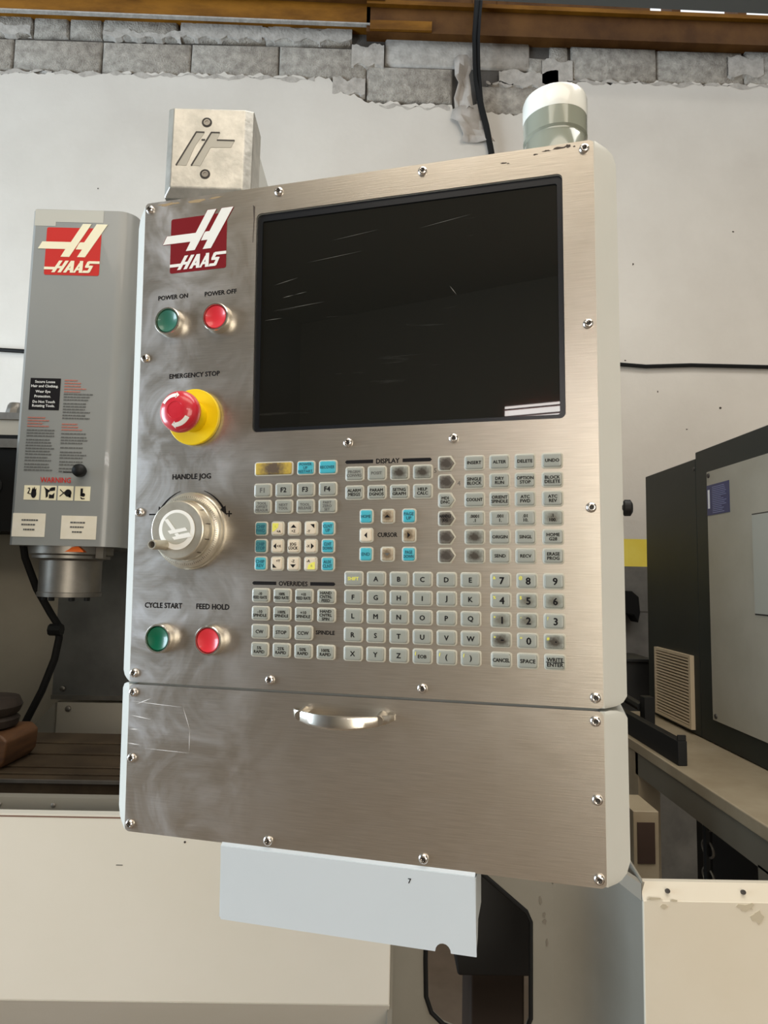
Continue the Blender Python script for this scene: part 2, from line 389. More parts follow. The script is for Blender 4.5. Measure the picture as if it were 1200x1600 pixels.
# flaking smears of limewash left on the blocks
def smear(x0, x1, z0, z1, n, seed, m=M_MORTAR, y=WY - 0.001):
    rnd = random.Random(seed); nx = int(n * 1.6); ph = rnd.uniform(0, 6); rows = []
    for i in range(nx + 1):
        t = i / nx; x = x0 + (x1 - x0) * t
        rows.append((x, z0 + 0.010 * math.sin(i * 0.9 + ph) + rnd.uniform(-0.003, 0.004), z1 - 0.016 * (1 + math.sin(i * 0.55 + ph) * math.sin(i * 0.23)) + rnd.uniform(-0.006, 0.004)))
    b_ = MB()
    for (xa, la, ha), (xb, lb, hb) in zip(rows, rows[1:]):
        ya = y; yb = y + 0.022
        v = [(xa, yb, la), (xb, yb, lb), (xb, ya, lb + 0.012), (xa, ya, la + 0.012), (xb, ya, hb - 0.01), (xa, ya, ha - 0.01), (xb, yb, hb), (xa, yb, ha)]
        b_.add(v, [(0, 1, 2, 3), (3, 2, 4, 5), (5, 4, 6, 7)])
    return b_.build('limewash_smear', m, wall, sharp=20)
smear(-1.58, -1.15, 4.43, 4.50, 16, 1); smear(-1.15, -0.70, 4.44, 4.57, 18, 2); smear(-0.70, -0.2, 4.44, 4.55, 18, 3)
smear(-2.3, -1.98, 4.43, 4.52, 10, 4); smear(-0.30, -0.12, 4.13, 4.26, 10, 5); smear(-0.20, -0.02, 4.30, 4.46, 9, 6)
smear(-0.04, 0.35, 4.055, 4.105, 16, 7); smear(0.62, 0.95, 4.20, 4.33, 16, 8); smear(0.86, 1.03, 4.22, 4.40, 9, 9)
smear(1.0, 2.3, 4.245, 4.272, 40, 10); smear(-2.3, -0.4, 4.212, 4.238, 60, 11); smear(1.9, 2.1, 4.30, 4.45, 8, 12)
smear(0.55, 0.70, 4.215, 4.25, 8, 13)
# strip of peeled paper hanging from the bare block
rnd = random.Random(3)
def crumple(path, wd, name):
    rows = []
    for i, (x, z) in enumerate(path):
        for k in range(5):
            t = k / 4 - 0.5
            rows.append((x + t * wd * (1 + 0.2 * math.sin(i * 1.7)), WY - 0.02 - 0.018 * math.cos(t * 5 + i) - rnd.uniform(0, 0.012), z + rnd.uniform(-0.012, 0.012)))
    f = [(i * 5 + k, i * 5 + k + 1, i * 5 + k + 6, i * 5 + k + 5) for i in range(len(path) - 1) for k in range(4)]
    o = MB().add(rows, f).build(name, M_KRAFT, wall, sharp=15)
    so = o.modifiers.new('thickness', 'SOLIDIFY'); so.thickness = 0.003
    return o
crumple([(0.415, 4.36), (0.42, 4.30), (0.41, 4.24), (0.425, 4.18), (0.415, 4.11), (0.425, 4.04)], 0.085, 'peeled_paper')
crumple([(0.45, 4.06), (0.455, 4.00), (0.47, 3.95), (0.49, 3.90), (0.50, 3.86)], 0.17, 'peeled_paper')
for x, z, w_, h_ in ((1.30, 2.665, 0.014, 0.010), (1.62, 2.30, 0.016, 0.008), (1.80, 2.42, 0.02, 0.02), (1.47, 2.50, 0.008, 0.02), (-1.55, 3.55, 0.012, 0.012), (1.0, 3.90, 0.02, 0.02), (-1.75, 3.0, 0.02, 0.015), (1.35, 3.2, 0.012, 0.016), (1.9, 3.4, 0.016, 0.01)):
    MB().prism([(x + w_ / 2 * random.uniform(.4, 1) * math.cos(k), z + h_ / 2 * random.uniform(.4, 1) * math.sin(k)) for k in (0, 1.05, 2.1, 3.14, 4.2, 5.25)], WY - 0.0015, WY + 0.002).build('wall_mark', M_DIRT, wall)
# beams under the eaves
def sloped(x0, x1, y0, y1, zb0, zt0, zb1, zt1):
    return MB().loft([[(x0, y0, zb0), (x0, y1, zb0), (x0, y1, zt0), (x0, y0, zt0)], [(x1, y0, zb1), (x1, y1, zb1), (x1, y1, zt1), (x1, y0, zt1)]])
b1 = struct(sloped(-3.2, -0.10, 3.36, 3.46, 4.558, 4.76, 4.521, 4.72).build('trim_1', M_RUST), 'brown rusty steel beam running along the top of the wall on the left')
sloped(-3.2, -0.02, 3.33, 3.37, 4.682, 4.76, 4.640, 4.72).build('flange', M_RUSTD, b1)
sloped(-3.2, -0.10, 3.352, 3.375, 4.552, 4.560, 4.515, 4.523).build('lower_lip', M_MORTAR, b1)
b2 = struct(sloped(-0.12, 3.2, 3.36, 3.46, 4.480, 4.648, 4.456, 4.604).build('trim_2', M_RUSTD), 'darker rusty beam along the top of the wall on the right')
sloped(-0.12, 3.2, 3.335, 3.37, 4.625, 4.650, 4.585, 4.606).build('flange', M_RUST, b2)
MB().box((-0.10, 3.345, 4.482), (0.24, 3.362, 4.535)).build('splice_plate', M_RUST, b2)
b3 = struct(sloped(-3.2, 3.2, 2.80, 2.90, 4.321, 4.60, 4.194, 4.55).build('trim_3', M_PURLIN), 'dark grey steel purlin crossing above the brown beam')
b4 = struct(sloped(-3.2, 1.50, 3.47, 3.52, 4.50, 5.2, 4.48, 5.2).build('trim_4', M_RUSTD), 'dark rafter board closing the eaves gap')
for x in (0.48, 0.62, 1.62, 2.0):
    MB().box((x, 3.46, 4.44), (x + 0.05, 3.60, 5.2)).build('rafter', M_RUSTD, b4)
# the rest of the hall: roof with a roof-light opening and one added for the fill lamp, side walls, rear wall
roof = MB()
for y0, y1 in ((-6, -3.1), (-1.3, -0.45), (1.25, 2.9)): roof.box((-5, y0, 4.50), (5, y1, 4.56))
for x0, x1 in ((-5, -2.15), (2.15, 5)): roof.box((x0, -3.1, 4.50), (x1, -1.3, 4.56))
for x0, x1 in ((-5, -0.75), (2.55, 5)): roof.box((x0, -0.45, 4.50), (x1, 1.25, 4.56))
struct(roof.build('ceiling', M_ROOF))
struct(MB().box((5, -6, 0), (5.1, 3.7, 4.6)).build('wall_right', M_SIDEW))
lw = MB().box((-5.1, -6, 0), (-5, -0.85, 4.6)).box((-5.1, 2.05, 0), (-5, 3.7, 4.6)).box((-5.1, -0.85, 3.1), (-5, 2.05, 4.6)).box((-5.1, -0.85, 0), (-5, 2.05, 0.3))
struct(lw.build('wall_left', M_SIDED))
rw = MB().box((-5, -6.1, 0), (-0.65, -6.0, 2.91)).box((3.65, -6.1, 0), (5, -6.0, 2.91)).box((-0.65, -6.1, 2.75), (3.65, -6.0, 2.91)).box((-5, -6.1, 3.09), (5, -6.0, 4.6)).box((-5, -6.1, 2.91), (-2.1, -6.0, 3.09)).box((1.5, -6.1, 2.91), (5, -6.0, 3.09))
rwo = struct(rw.build('wall_rear', M_SIDER))
for z in (2.955, 3.035): MB().box((-2.1, -5.94, z), (1.5, -5.92, z + 0.016)).build('window_bar', M_REDP, rwo)

# cables on the wall
tag(MB().tube([(0.490, 3.31, 4.80), (0.484, 3.31, 4.62), (0.474, 3.315, 4.43), (0.482, 3.34, 4.28), (0.49, 3.355, 4.20), (0.515, 3.36, 4.06), (0.545, 3.365, 3.95), (0.575, 3.37, 3.80), (0.59, 3.37, 3.5), (0.585, 3.37, 2.9), (0.60, 3.37, 2.66)], 0.017, 8)
    .tube([(0.51, 3.30, 4.72), (0.495, 3.30, 4.52), (0.490, 3.30, 4.40), (0.498, 3.33, 4.25), (0.52, 3.36, 4.08), (0.56, 3.37, 3.9), (0.592, 3.37, 3.7)], 0.008, 6)
    .build('cable', M_RUBBER), 'black cable hanging from the roof beam down the wall past the torn paper', 'cable')
tag(MB().tube([(-2.6, 3.375, 2.64), (-1.99, 3.375, 2.633), (-1.86, 3.375, 2.628), (-1.2, 3.375, 2.62), (-0.3, 3.375, 2.628), (0.6, 3.375, 2.632), (1.23, 3.375, 2.637), (1.40, 3.375, 2.627), (1.64, 3.375, 2.64), (2.05, 3.375, 2.64), (2.7, 3.375, 2.64)], 0.011, 8)
    .build('cable', M_RUBBER), 'thin black cable running level across the plaster wall', 'cable')

# ================================================================== THE CONTROL PENDANT
PX = Vector((0.9665, -0.2566, 0.0091)).normalized()          # along the face, to the right
PD = Vector((0.0152, 0.0219, -0.9996)).normalized()          # down the face
PI_ = PD.cross(PX).normalized(); PI_ = -PI_ if PI_.y < 0 else PI_   # into the housing
PX = PI_.cross(-PD).normalized(); PX = -PX if PX.x < 0 else PX
PO = Vector((-0.2581, 0.6813, 1.8948))                        # upper left corner of the face plate
OX, OZ = 231.2, 725.0                                         # thing origin: middle of the lower edge (mm on the face)
base = PO + PX * (OX / 1000) + PD * (OZ / 1000)
PM = Matrix.Identity(4)
for i in range(3): PM[i][0] = PX[i]; PM[i][1] = PI_[i]; PM[i][2] = -PD[i]; PM[i][3] = base[i]
pend = thing('control_pendant', 'stainless steel control pendant with dark screen and keypad hanging before the milling machine', 'control panel', PM)
def L(x, z, h=0.0): return ((x - OX) / 1000, -h / 1000, (OZ - z) / 1000)
def pb(mb, name, m, parent=pend, sharp=35, bevel=0.0, loc=None):
    return link(name, mb.mesh(name, m, sharp), parent, PM, bevel, loc)
def place(me, name, m, x, z, h, parent=pend):
    me.materials.clear(); me.materials.append(m)
    return link(name, me, parent, PM, loc=L(x, z, h))
def lx(poly): return [((x - OX) / 1000, (OZ - z) / 1000) for x, z in poly]

# housings: chamfered sides swelling out behind the face plates
def housing(z0, z1, r0, r1, depth):
    rings = []
    def ring(z, g):
        o = 20 * g; d = 4 + 15 * g
        pts = [(-1, -1), (3, -1), (3, -12), (459.4, -12), (459.4, -1), (463.4, -1), (463.4 + o, -d), (463.4 + o, -depth + 15), (463.4 + o - 15, -depth), (-1 - o + 15, -depth), (-1 - o, -depth + 15), (-1 - o, -d)]
        return [L(x, z, h) for x, h in pts]
    for t, g in ((0, 0.25), (0.12, 0.55), (0.4, 0.83), (1, 1.0)): rings.append(ring(z0 + r0 * t, g))
    for t, g in ((1, 1.0), (0.4, 0.83), (0.12, 0.6), (0, 0.4)): rings.append(ring(z1 - r1 * t, g))
    return MB().loft(rings)
pb(housing(0.6, 508.5, 16, 8, 190), 'housing', M_HOUSE, sharp=30)
pb(housing(511.2, 655.5, 8, 16, 190), 'storage_box', M_HOUSE, sharp=30)
# upper face plate with the screen opening
def ring_plate(outer, inner, h0, h1):
    n = len(outer); mb = MB()
    v = [L(*p, h0) for p in outer] + [L(*p, h1) for p in outer] + [L(*p, h1) for p in inner] + [L(*p, h0) for p in inner]
    f = []
    for i in range(n):
        j = (i + 1) % n
        for a in range(4):
            b_ = (a + 1) % 4
            f.append((a * n + i, a * n + j, b_ * n + j, b_ * n + i))
    return mb.add(v, f)
outer = rrect(231.2, 254.3, 462.4, 508.6, 4); inner = rrect(282.8, 141.85, 304.0, 227.7, 5)
pb(ring_plate(outer, inner, -1.2, 0), 'face_plate', STEEL, sharp=40)
MBp = MB().loft([[L(*p, -1.0) for p in rrect(231.2, 583.9, 462.4, 145.8, 5)], [L(*p, 0.0) for p in rrect(231.2, 583.9, 462.4, 145.8, 5)]])
door = pb(MBp, 'storage_door', STEEL, sharp=40)
# bow handle on the storage door
hp = MB(); prof = []
for k in range(25):
    t = k / 24; x = 180.5 + 99 * t; s_ = math.sin(PI * t)
    out = 2.0 + 24 * s_ ** 0.55
    half = 2.6 + 3.6 * s_ ** 0.6; th = 2.2 + 1.8 * s_
    zc = 527.0 + 3.0 * s_
    c_ = [(zc - half, out - th * 0.2), (zc - half * 0.7, out), (zc + half * 0.7, out), (zc + half, out - th * 0.25), (zc + half, out - th), (zc - half, out - th)]
    prof.append([L(x, z, max(h, 0.2)) for z, h in c_])
pb(hp.loft(prof), 'handle', M_RING, door, sharp=25)
for x in (192, 268):
    pb(MB().lathe(L(x, 527.5, 0), (0, -1, 0), [(5.5 / 1000, 0), (5 / 1000, 0.002), (4.4 / 1000, 0.016)], 16), 'handle_post', M_RING, door)
# screen
scr = pb(MB().loft([[L(*p, -9) for p in rrect(282.8, 141.85, 303, 226.5, 4)], [L(*p, -4) for p in rrect(282.8, 141.85, 303, 226.5, 4)]]), 'screen', M_SCREEN)
bez = ring_plate(rrect(282.8, 141.85, 303.6, 227.3, 4.8), rrect(283.2, 143.6, 293.5, 216, 2), -3.9, -2.6)
pb(bez, 'screen_bezel', M_BEZEL, scr)
# scratches in the glass
for (xa, za, xb, zb, wd) in ((159, 118, 172, 116, 0.35), (172, 116, 186, 114, 0.25), (150, 104, 176, 98.5, 0.3), (160, 130, 205, 126, 0.25), (185, 84, 245, 78, 0.2), (300, 62, 352, 54, 0.2), (210, 64, 262, 58, 0.18), (140, 140, 160, 139, 0.3), (330, 122, 337, 132, 0.4)):
    d = Vector((xb - xa, zb - za)).normalized(); n_ = Vector((-d.y, d.x)) * wd
    q = [L(xa, za, -3.8), L(xb + 0, zb, -3.8), L(xb, zb, -3.8)]
    mid = ((xa + xb) / 2, (za + zb) / 2)
    pb(MB().add([L(xa, za, -3.85), L(mid[0] + n_.x, mid[1] + n_.y, -3.85), L(xb, zb, -3.85), L(mid[0] - n_.x, mid[1] - n_.y, -3.85)], [(0, 1, 2, 3)]), 'scratch', mat('glass scratch', (0.11, 0.11, 0.10), 0.4), scr)

# button head screws
scm = MB().lathe((0, 0, 0), (0, -1, 0), [(0.0046, -0.0002), (0.0046, 0.0008), (0.0042, 0.0019), (0.0034, 0.0026), (0.0025, 0.0029), (0.0021, 0.0028), (0.0019, 0.0008)], 24, hexin=5).mesh('screw', M_CHROME, 40)
ssm = MB().lathe((0, 0, 0), (0, -1, 0), [(0.0021, 0.0003), (0.0019, 0.0010)], 12).mesh('socket', M_DARKSOCK)
for i, (x, z) in enumerate(((6, 7.6), (155.1, 7.6), (304.6, 7.6), (454.4, 7.8), (455.2, 171.4), (455.2, 336), (456, 499.5), (305.1, 499.6), (155.1, 499.4), (5.2, 499.5), (5.0, 334.8), (6, 171), (231.8, 270.2), (334.3, 270))
                           + ((5, 519), (5.6, 584.5), (6, 649.3), (156.2, 649.8), (306.5, 649.4), (456.4, 649.4), (456, 584.7), (455.6, 519.3))):
    s_ = link('screw', scm, pend, PM, loc=L(x, z, 0))
    s_.rotation_euler = (0, random.uniform(0, 1), 0)
    link('socket', ssm, s_, PM)

# company badge: red square, white H, word
bd = pb(MB().loft([[L(*p, 0.0) for p in rrect(64.7, 51.6, 65.4, 59.6, 2.2)], [L(*p, 0.25) for p in rrect(64.7, 51.6, 65.4, 59.6, 2.2)]]), 'badge', M_MAROON)
bd['label'] = 'dark red square badge with white H and the word HAAS'
HL = [(22.9, 48.9), (27.6, 40.0), (61.6, 40.0), (74.7, 16.7), (84.9, 16.7), (60.8, 58.6), (50.5, 58.6), (55.7, 48.9)]
HR = [(91.0, 16.7), (104.4, 16.7), (79.6, 58.6), (70.2, 58.6), (75.6, 49.0), (68.0, 49.0), (71.4, 41.8), (73.0, 40.0), (77.6, 40.0)]
def sl(x, zt, zb, w_, k=0.58):                     # slanted stroke standing on zb
    return [(x + (zb - zt) * k, zt), (x + (zb - zt) * k + w_, zt), (x + w_, zb), (x, zb)]
WORD = [[(31.8, 74.8), (31.8, 71.6), (46, 71.6), (46, 74.8)], sl(40.8, 63.5, 78.3, 4.0), sl(48.2, 63.5, 78.3, 4.0), [(46, 73.2), (47.2, 70.4), (53.5, 70.4), (52.5, 73.2)],
        sl(54.8, 63.5, 78.3, 3.6), [(63.4, 63.5), (67.4, 63.5), (66.6, 78.3), (62.8, 78.3)], [(59.8, 75.2), (61.0, 72.8), (64, 72.8), (64, 75.2)],
        sl(66.4, 66, 78.3, 2.6), [(74.2, 63.5), (78.0, 63.5), (77.4, 78.3), (73.4, 78.3)], [(70.6, 75.2), (71.8, 72.8), (75, 72.8), (75, 75.2)],
        [(84.6, 63.5), (97.4, 63.5), (97.4, 66.6), (83.2, 66.6)], [(83.4, 63.9), (86.4, 66.2), (84.0, 70.0), (80.6, 70.4)], [(81.0, 68.8), (89.8, 69.2), (88.6, 72.0), (80.6, 71.8)],
        [(86.8, 70.0), (90.2, 69.4), (86.4, 77.8), (83.0, 76.8)], [(78.8, 75.4), (86.0, 75.4), (85.4, 78.3), (77.6, 78.3)]]
def flat(polys, h, name, m, parent):
    mb = MB()
    for i, q in enumerate(polys): mb.prism(lx(q), -(h + 0.012 * i) / 1000, -(h - 0.2) / 1000)
    return pb(mb, name, m, parent)
edge = [[(x + dx, z + dz) for x, z in HL] for dx, dz in ((0.5, 0.5), (-0.5, -0.4))] + [[(x + dx, z + dz) for x, z in HR] for dx, dz in ((0.6, 0.5), (-0.4, -0.4))]
for k, e_ in enumerate(edge): flat([e_], 0.32 + 0.01 * k, 'letter_outline', M_MAROON, bd)
flat([HL], 0.5, 'letter', M_WHITE, bd); flat([HR], 0.5, 'letter', M_WHITE, bd)
flat(WORD, 0.5, 'word', M_WHITE, bd)

# printed words and bars on the plate
for s_, x, z, size, fit in (('POWER ON', 36.7, 107, 4.6, 37), ('POWER OFF', 92, 107.6, 4.6, 38), ('EMERGENCY STOP', 64.3, 192.6, 4.8, 60.5), ('HANDLE JOG', 64.3, 299.4, 5.2, 43.5),
                            ('CYCLE START', 36.3, 430.4, 5.2, 42.5), ('FEED HOLD', 91.9, 430.4, 5.2, 36), ('DISPLAY', 271.4, 289.0, 4.4, 22.6), ('OVERRIDES', 177.4, 406.3, 4.2, 29.6),
                            ('SPINDLE', 211, 452.3, 3.6, 18.8), ('CURSOR', 271.5, 359.2, 4.0, 18.8)):
    place(text_mesh(s_, size / 1000, fit / 1000, bold=0.036), 'printed_word', M_INK, x, z, 0.15)
for x0, x1, z, rl in ((228.9, 257, 289, 1), (285.8, 313.9, 289, 0), (134.3, 159.8, 406.2, 1), (195.1, 220.6, 406.2, 0)):
    q = [(x0, z - 1.7), (x1, z - 1.7), (x1, z + 1.7), (x0, z + 1.7)]
    q = ([(x0 + 1.6, z - 1.7), (x1, z - 1.7), (x1, z + 1.7), (x0 + 1.6, z + 1.7), (x0, z)] if rl else [(x0, z - 1.7), (x1 - 1.6, z - 1.7), (x1, z), (x1 - 1.6, z + 1.7), (x0, z + 1.7)])
    flat([q], 0.2, 'printed_bar', M_INK, pend)
place(text_mesh('+', 0.0085, None, bold=0.02), 'printed_sign', M_INK, 107.6, 337.4, 0.15)
flat([[(16.5, 336.4), (24, 336.4), (24, 337.9), (16.5, 337.9)]], 0.2, 'printed_sign', M_INK, pend)
for sgn in (-1, 1):                                 # curved arrows round the jog wheel
    JX, JZ, JR = 65.5, 354.5, 43.0
    pa = [(JX + sgn * (JR + o) * math.sin(R(a)), JZ - (JR + o) * math.cos(R(a))) for o, seq in ((0.2, range(18, 60, 3)), ) for a in seq]
    pbk = [(JX + sgn * (JR - 0.3 - 1.9 * (a - 18) / 42) * math.sin(R(a)), JZ - (JR - 0.3 - 1.9 * (a - 18) / 42) * math.cos(R(a))) for a in range(57, 15, -3)]
    mb = MB()
    for k in range(len(pa) - 1):
        n_ = len(pbk); mb.prism(lx([pa[k], pa[k + 1], pbk[n_ - 2 - k], pbk[n_ - 1 - k]]), -0.0002, 0)
    def arc(r, a): return (JX + sgn * r * math.sin(R(a)), JZ - r * math.cos(R(a)))
    mb.prism(lx([arc(JR + 2.6, 56), arc(JR - 0.8, 68), arc(JR - 4.4, 56)]), -0.0002, 0)
    pb(mb, 'printed_arrow', M_INK)
# wear marks along the upper edge
def blot(x, z, w_, h_, seed, m, name='wear_mark'):
    r_ = random.Random(seed); pts = []
    for k in range(14):
        a = 2 * PI * k / 14; q = r_.uniform(0.45, 1.0)
        pts.append((x + w_ / 2 * q * math.cos(a), z + h_ / 2 * q * math.sin(a)))
    flat([pts], 0.12, name, m, pend)
for i, (x, z, w_, h_) in enumerate(((432, 3.6, 14, 3), (421, 4.5, 10, 2), (411, 6.5, 5, 2), (440, 3.0, 8, 4), (446, 4.0, 3, 2), (382, 10.5, 8, 1.6), (386, 11.6, 3, 1.4))):
    blot(x, z, w_, h_, i, M_DIRT)
M_BROWNW = mat('brown grime', (0.34, 0.25, 0.14), 0.6)
for i, (x, z, w_, h_) in enumerate(((28, 4, 34, 4), (62, 5, 30, 4), (84, 4, 22, 3))): blot(x, z, w_, h_, 40 + i, M_BROWNW)
flat([[(126.6, 18), (128.8, 20), (128.6, 34), (127.4, 58), (126.9, 58), (127.6, 34)]], 0.2, 'wear_mark', M_DIRT, pend)
for (xa, za, xb, zb, wd) in ((2, 528, 62, 531, 0.3), (2, 542, 26, 545, 0.5), (62, 531, 70, 552, 0.25), (70, 552, 70, 573, 0.25), (20, 574, 70, 575, 0.25), (8, 531, 26, 524, 0.5), (2, 556, 12, 556, 0.5), (-1, 570, 14, 571, 0.5)):
    d = Vector((xb - xa, zb - za)).normalized(); n_ = Vector((-d.y, d.x)) * wd
    flat([[(xa, za), ((xa + xb) / 2 + n_.x, (za + zb) / 2 + n_.y), (xb, zb), ((xa + xb) / 2 - n_.x, (za + zb) / 2 - n_.y)]], 0.12, 'scratch', M_HAZE, pend)

# push buttons
def push_button(x, z, m):
    ring = MB().lathe((0, 0, 0), (0, -1, 0), [(0.0152, 0), (0.0152, 0.0025), (0.0148, 0.0040), (0.0146, 0.0085), (0.0138, 0.0095), (0.0128, 0.0095), (0.0122, 0.0080), (0.0120, 0.0035)], 36)
    o = pb(ring, 'push_button', M_RING, loc=L(x, z, 0), sharp=30)
    cap = MB().lathe((0, 0, 0), (0, -1, 0), [(0.0119, 0.003), (0.0119, 0.0078), (0.0112, 0.0086), (0.0095, 0.0080), (0.0060, 0.0069), (0.0020, 0.0064)], 36)
    link('button_cap', cap.mesh('button_cap', m, 50), o, PM)
    return o
push_button(36.0, 135.7, M_GREENF)['label'] = 'faded green POWER ON button'
push_button(91.2, 136.2, M_REDB)['label'] = 'red POWER OFF button'
push_button(36.3, 463, M_GREENB)['label'] = 'green CYCLE START button'
push_button(92, 463, M_REDB)['label'] = 'red FEED HOLD button'

# emergency stop
es = pb(MB().lathe((0, 0, 0), (0, -1, 0), [(0.0285, 0.0005), (0.0290, 0.0025), (0.0290, 0.0050), (0.0282, 0.0056), (0.016, 0.0056), (0.0158, 0.014), (0.0150, 0.0175), (0.0125, 0.018)], 48), 'emergency_stop', M_YELLOW, loc=L(67.2, 238, 0))
es['label'] = 'red mushroom emergency stop button on a yellow disc'
mush = [(0.0125, 0.016), (0.0135, 0.0185), (0.0170, 0.0205), (0.0198, 0.0235), (0.0207, 0.0270), (0.0207, 0.0305), (0.0196, 0.0340), (0.0170, 0.0366), (0.0130, 0.0385), (0.0085, 0.0390), (0.0082, 0.0386), (0.0045, 0.0388)]
em = link('mushroom_cap', MB().lathe((0, 0, 0), (0, -1, 0), mush, 48).mesh('mushroom_cap', M_MUSH, 50), es, PM)
for a0 in (88, 268):
    rows = []
    for k in range(9):
        a = R(a0 + 8 * k)
        rows.append([(r_ * math.cos(a), -h_, r_ * math.sin(a)) for r_, h_ in ((0.0128, 0.0388), (0.0150, 0.0380), (0.0168, 0.0370))])
    v = [p for r_ in rows for p in r_]
    f = [(i * 3 + j, i * 3 + j + 1, i * 3 + j + 4, i * 3 + j + 3) for i in range(8) for j in range(2)]
    o_ = len(v); t0 = R(a0 + 2); tip = R(a0 - 13)
    v += [(0.0112 * math.cos(t0), -0.0391, 0.0112 * math.sin(t0)), (0.0150 * math.cos(tip), -0.0380, 0.0150 * math.sin(tip)), (0.0182 * math.cos(t0), -0.0362, 0.0182 * math.sin(t0))]
    f.append((o_, o_ + 1, o_ + 2))
    link('turn_arrow', MB().add(v, f).mesh('turn_arrow', M_WHITE), es, PM)

# jog hand wheel
jog = pb(MB().lathe((0, 0, 0), (0, -1, 0), [(0.0392, 0), (0.0392, 0.0030), (0.0380, 0.0042), (0.0376, 0.0070), (0.0366, 0.0078), (0.0355, 0.0090), (0.0318, 0.0105), (0.0308, 0.0105)], 64), 'jog_wheel', M_JOG, loc=L(65.5, 354.5, 0))
jog['label'] = 'worn aluminium jog hand wheel with crank pin'
kn = MB().lathe((0, 0, 0), (0, -1, 0), [(0.0305, 0.0095), (0.0305, 0.0130), (0.0297, 0.0140), (0.0291, 0.0240), (0.0286, 0.0258), (0.0276, 0.0264), (0.0205, 0.0264)], 64)
link('knob', kn.mesh('knob', M_JOG, 30), jog, PM)
link('emblem_ring', MB().lathe((0, 0, 0), (0, -1, 0), [(0.0196, 0.0262), (0.0196, 0.0268), (0.0190, 0.0269)], 48).mesh('emblem_ring', M_WHITE), jog, PM)
link('emblem_disc', MB().lathe((-0.0004, 0, 0.0012), (0, -1, 0), [(0.0155, 0.0266), (0.0155, 0.0271)], 48).mesh('emblem_disc', mat('grey emblem', (0.42, 0.42, 0.37), 0.45)), jog, PM)
def rot2(p, a, s_): return (p[0] * math.cos(a) - p[1] * math.sin(a)) * s_, (p[0] * math.sin(a) + p[1] * math.cos(a)) * s_
mbl = MB(); cxm, czm = 63.6, 38.5
for H_ in (HL, HR):
    pts = [rot2(((x - cxm), -(z - czm)), R(-50), 0.00040) for x, z in H_]
    pts = [(px * min(1, 0.0186 / math.hypot(px, pz)), pz * min(1, 0.0186 / math.hypot(px, pz))) for px, pz in pts]
    mbl.prism(pts, -0.0274, -0.0271)
link('emblem_letter', mbl.mesh('emblem_letter', M_WHITE), jog, PM)
link('crank_pin', MB().lathe((-0.0130, 0, -0.0150), (0, -1, 0), [(0.0052, 0.026), (0.0050, 0.030), (0.0047, 0.0315), (0.0047, 0.0475), (0.0044, 0.0482), (0.0033, 0.0482), (0.0030, 0.0440)], 24).mesh('crank_pin', M_JOG, 35), jog, PM)
link('crank_bore', MB().lathe((-0.0130, 0, -0.0150), (0, -1, 0), [(0.0030, 0.043), (0.0028, 0.0455)], 16).mesh('crank_bore', M_DARKSOCK), jog, PM)
for k in range(12):                                 # knurl lines on the knob rim and the dial scale
    a = 2 * PI * (k + 0.4) / 12
    c_, s_ = math.cos(a), math.sin(a)
    link('scale_mark', MB().add([((0.0301 * c_ - q * s_), -h_, (0.0301 * s_ + q * c_)) for q, h_ in ((-0.0004, 0.0142), (0.0004, 0.0142), (0.0004, 0.022), (-0.0004, 0.022))], [(0, 1, 2, 3)]).mesh('scale_mark', M_DIRT), jog, PM)
mbt = MB()
for k in range(100):
    a = 2 * PI * k / 100; ln = 0.0016 if k % 5 else 0.0026
    c_, s_ = math.cos(a), math.sin(a)
    mbt.add([(r_ * c_ - q * s_, -(0.0093 + 0.0004 + (0.0355 - r_) * 0.4), r_ * s_ + q * c_) for r_, q in ((0.0350, -0.00018), (0.0350, 0.00018), (0.0350 - ln, 0.00018), (0.0350 - ln, -0.00018))], [(0, 1, 2, 3)])
ds = link('dial_scale', mbt.mesh('dial_scale', M_DIRT), jog, PM); ds['kind'] = 'stuff'

# keypad
def key_mesh(w_, h_, m, pent=False, r=2.6):
    def outline(g):
        if pent:
            a, b, t = w_ / 2 - g, h_ / 2 - g, 4.2
            return [(a, 0), (a - t, b), (-a + 2.2, b), (-a + 0.6, b - 0.6), (-a, b - 2.2), (-a, -b + 2.2), (-a + 0.6, -b + 0.6), (-a + 2.2, -b), (a - t, -b)]
        return rrect(0, 0, w_ - 2 * g, h_ - 2 * g, r - g * 0.5, 4)
    def ring(g, h): return [(x / 1000, -h / 1000, z / 1000) for x, z in outline(g)]
    rim = MB().loft([ring(0, 0.0), ring(0.1, 1.0), ring(0.7, 1.5), ring(1.25, 1.5)]).mesh('key_rim', M_KBEZ, 40)
    top = MB().loft([ring(1.2, 1.0), ring(1.25, 2.1), ring(1.7, 2.55), ring(2.4, 2.7), ring(4.0, 2.78)]).mesh('key', m, 60)
    return top, rim
CACHE = {}
def key(x, z, w_, h_, m, text=None, size=3.0, ink=None, fit=None, pent=False, dx=0.0, dz=0.0):
    ck = (w_, h_, m.name, pent)
    if ck not in CACHE: CACHE[ck] = key_mesh(w_, h_, m, pent)
    top, rim = CACHE[ck]
    o = link('key', top, pend, PM, loc=L(x, z, 0))
    link('key_rim', rim, o, PM)
    if text: legend(o, text, size, ink or M_INK, fit or (w_ - 4.2), dx, dz)
    return o
def legend(o, text, size, ink, fit, dx=0.0, dz=0.0):
    me = text_mesh(text, size / 1000, fit / 1000, bold=0.036, line=0.92)
    me.materials.clear(); me.materials.append(ink)
    return link('legend', me, o, PM, loc=(dx / 1000, -0.00288, dz / 1000))
def sign(o, pts, ink=M_INK):
    return link('symbol', MB().prism([(x / 1000, z / 1000) for x, z in pts], -0.00292, -0.0027).mesh('symbol', ink), o, PM)
KW, KH = 18.8, 14.2
G = M_KGREY
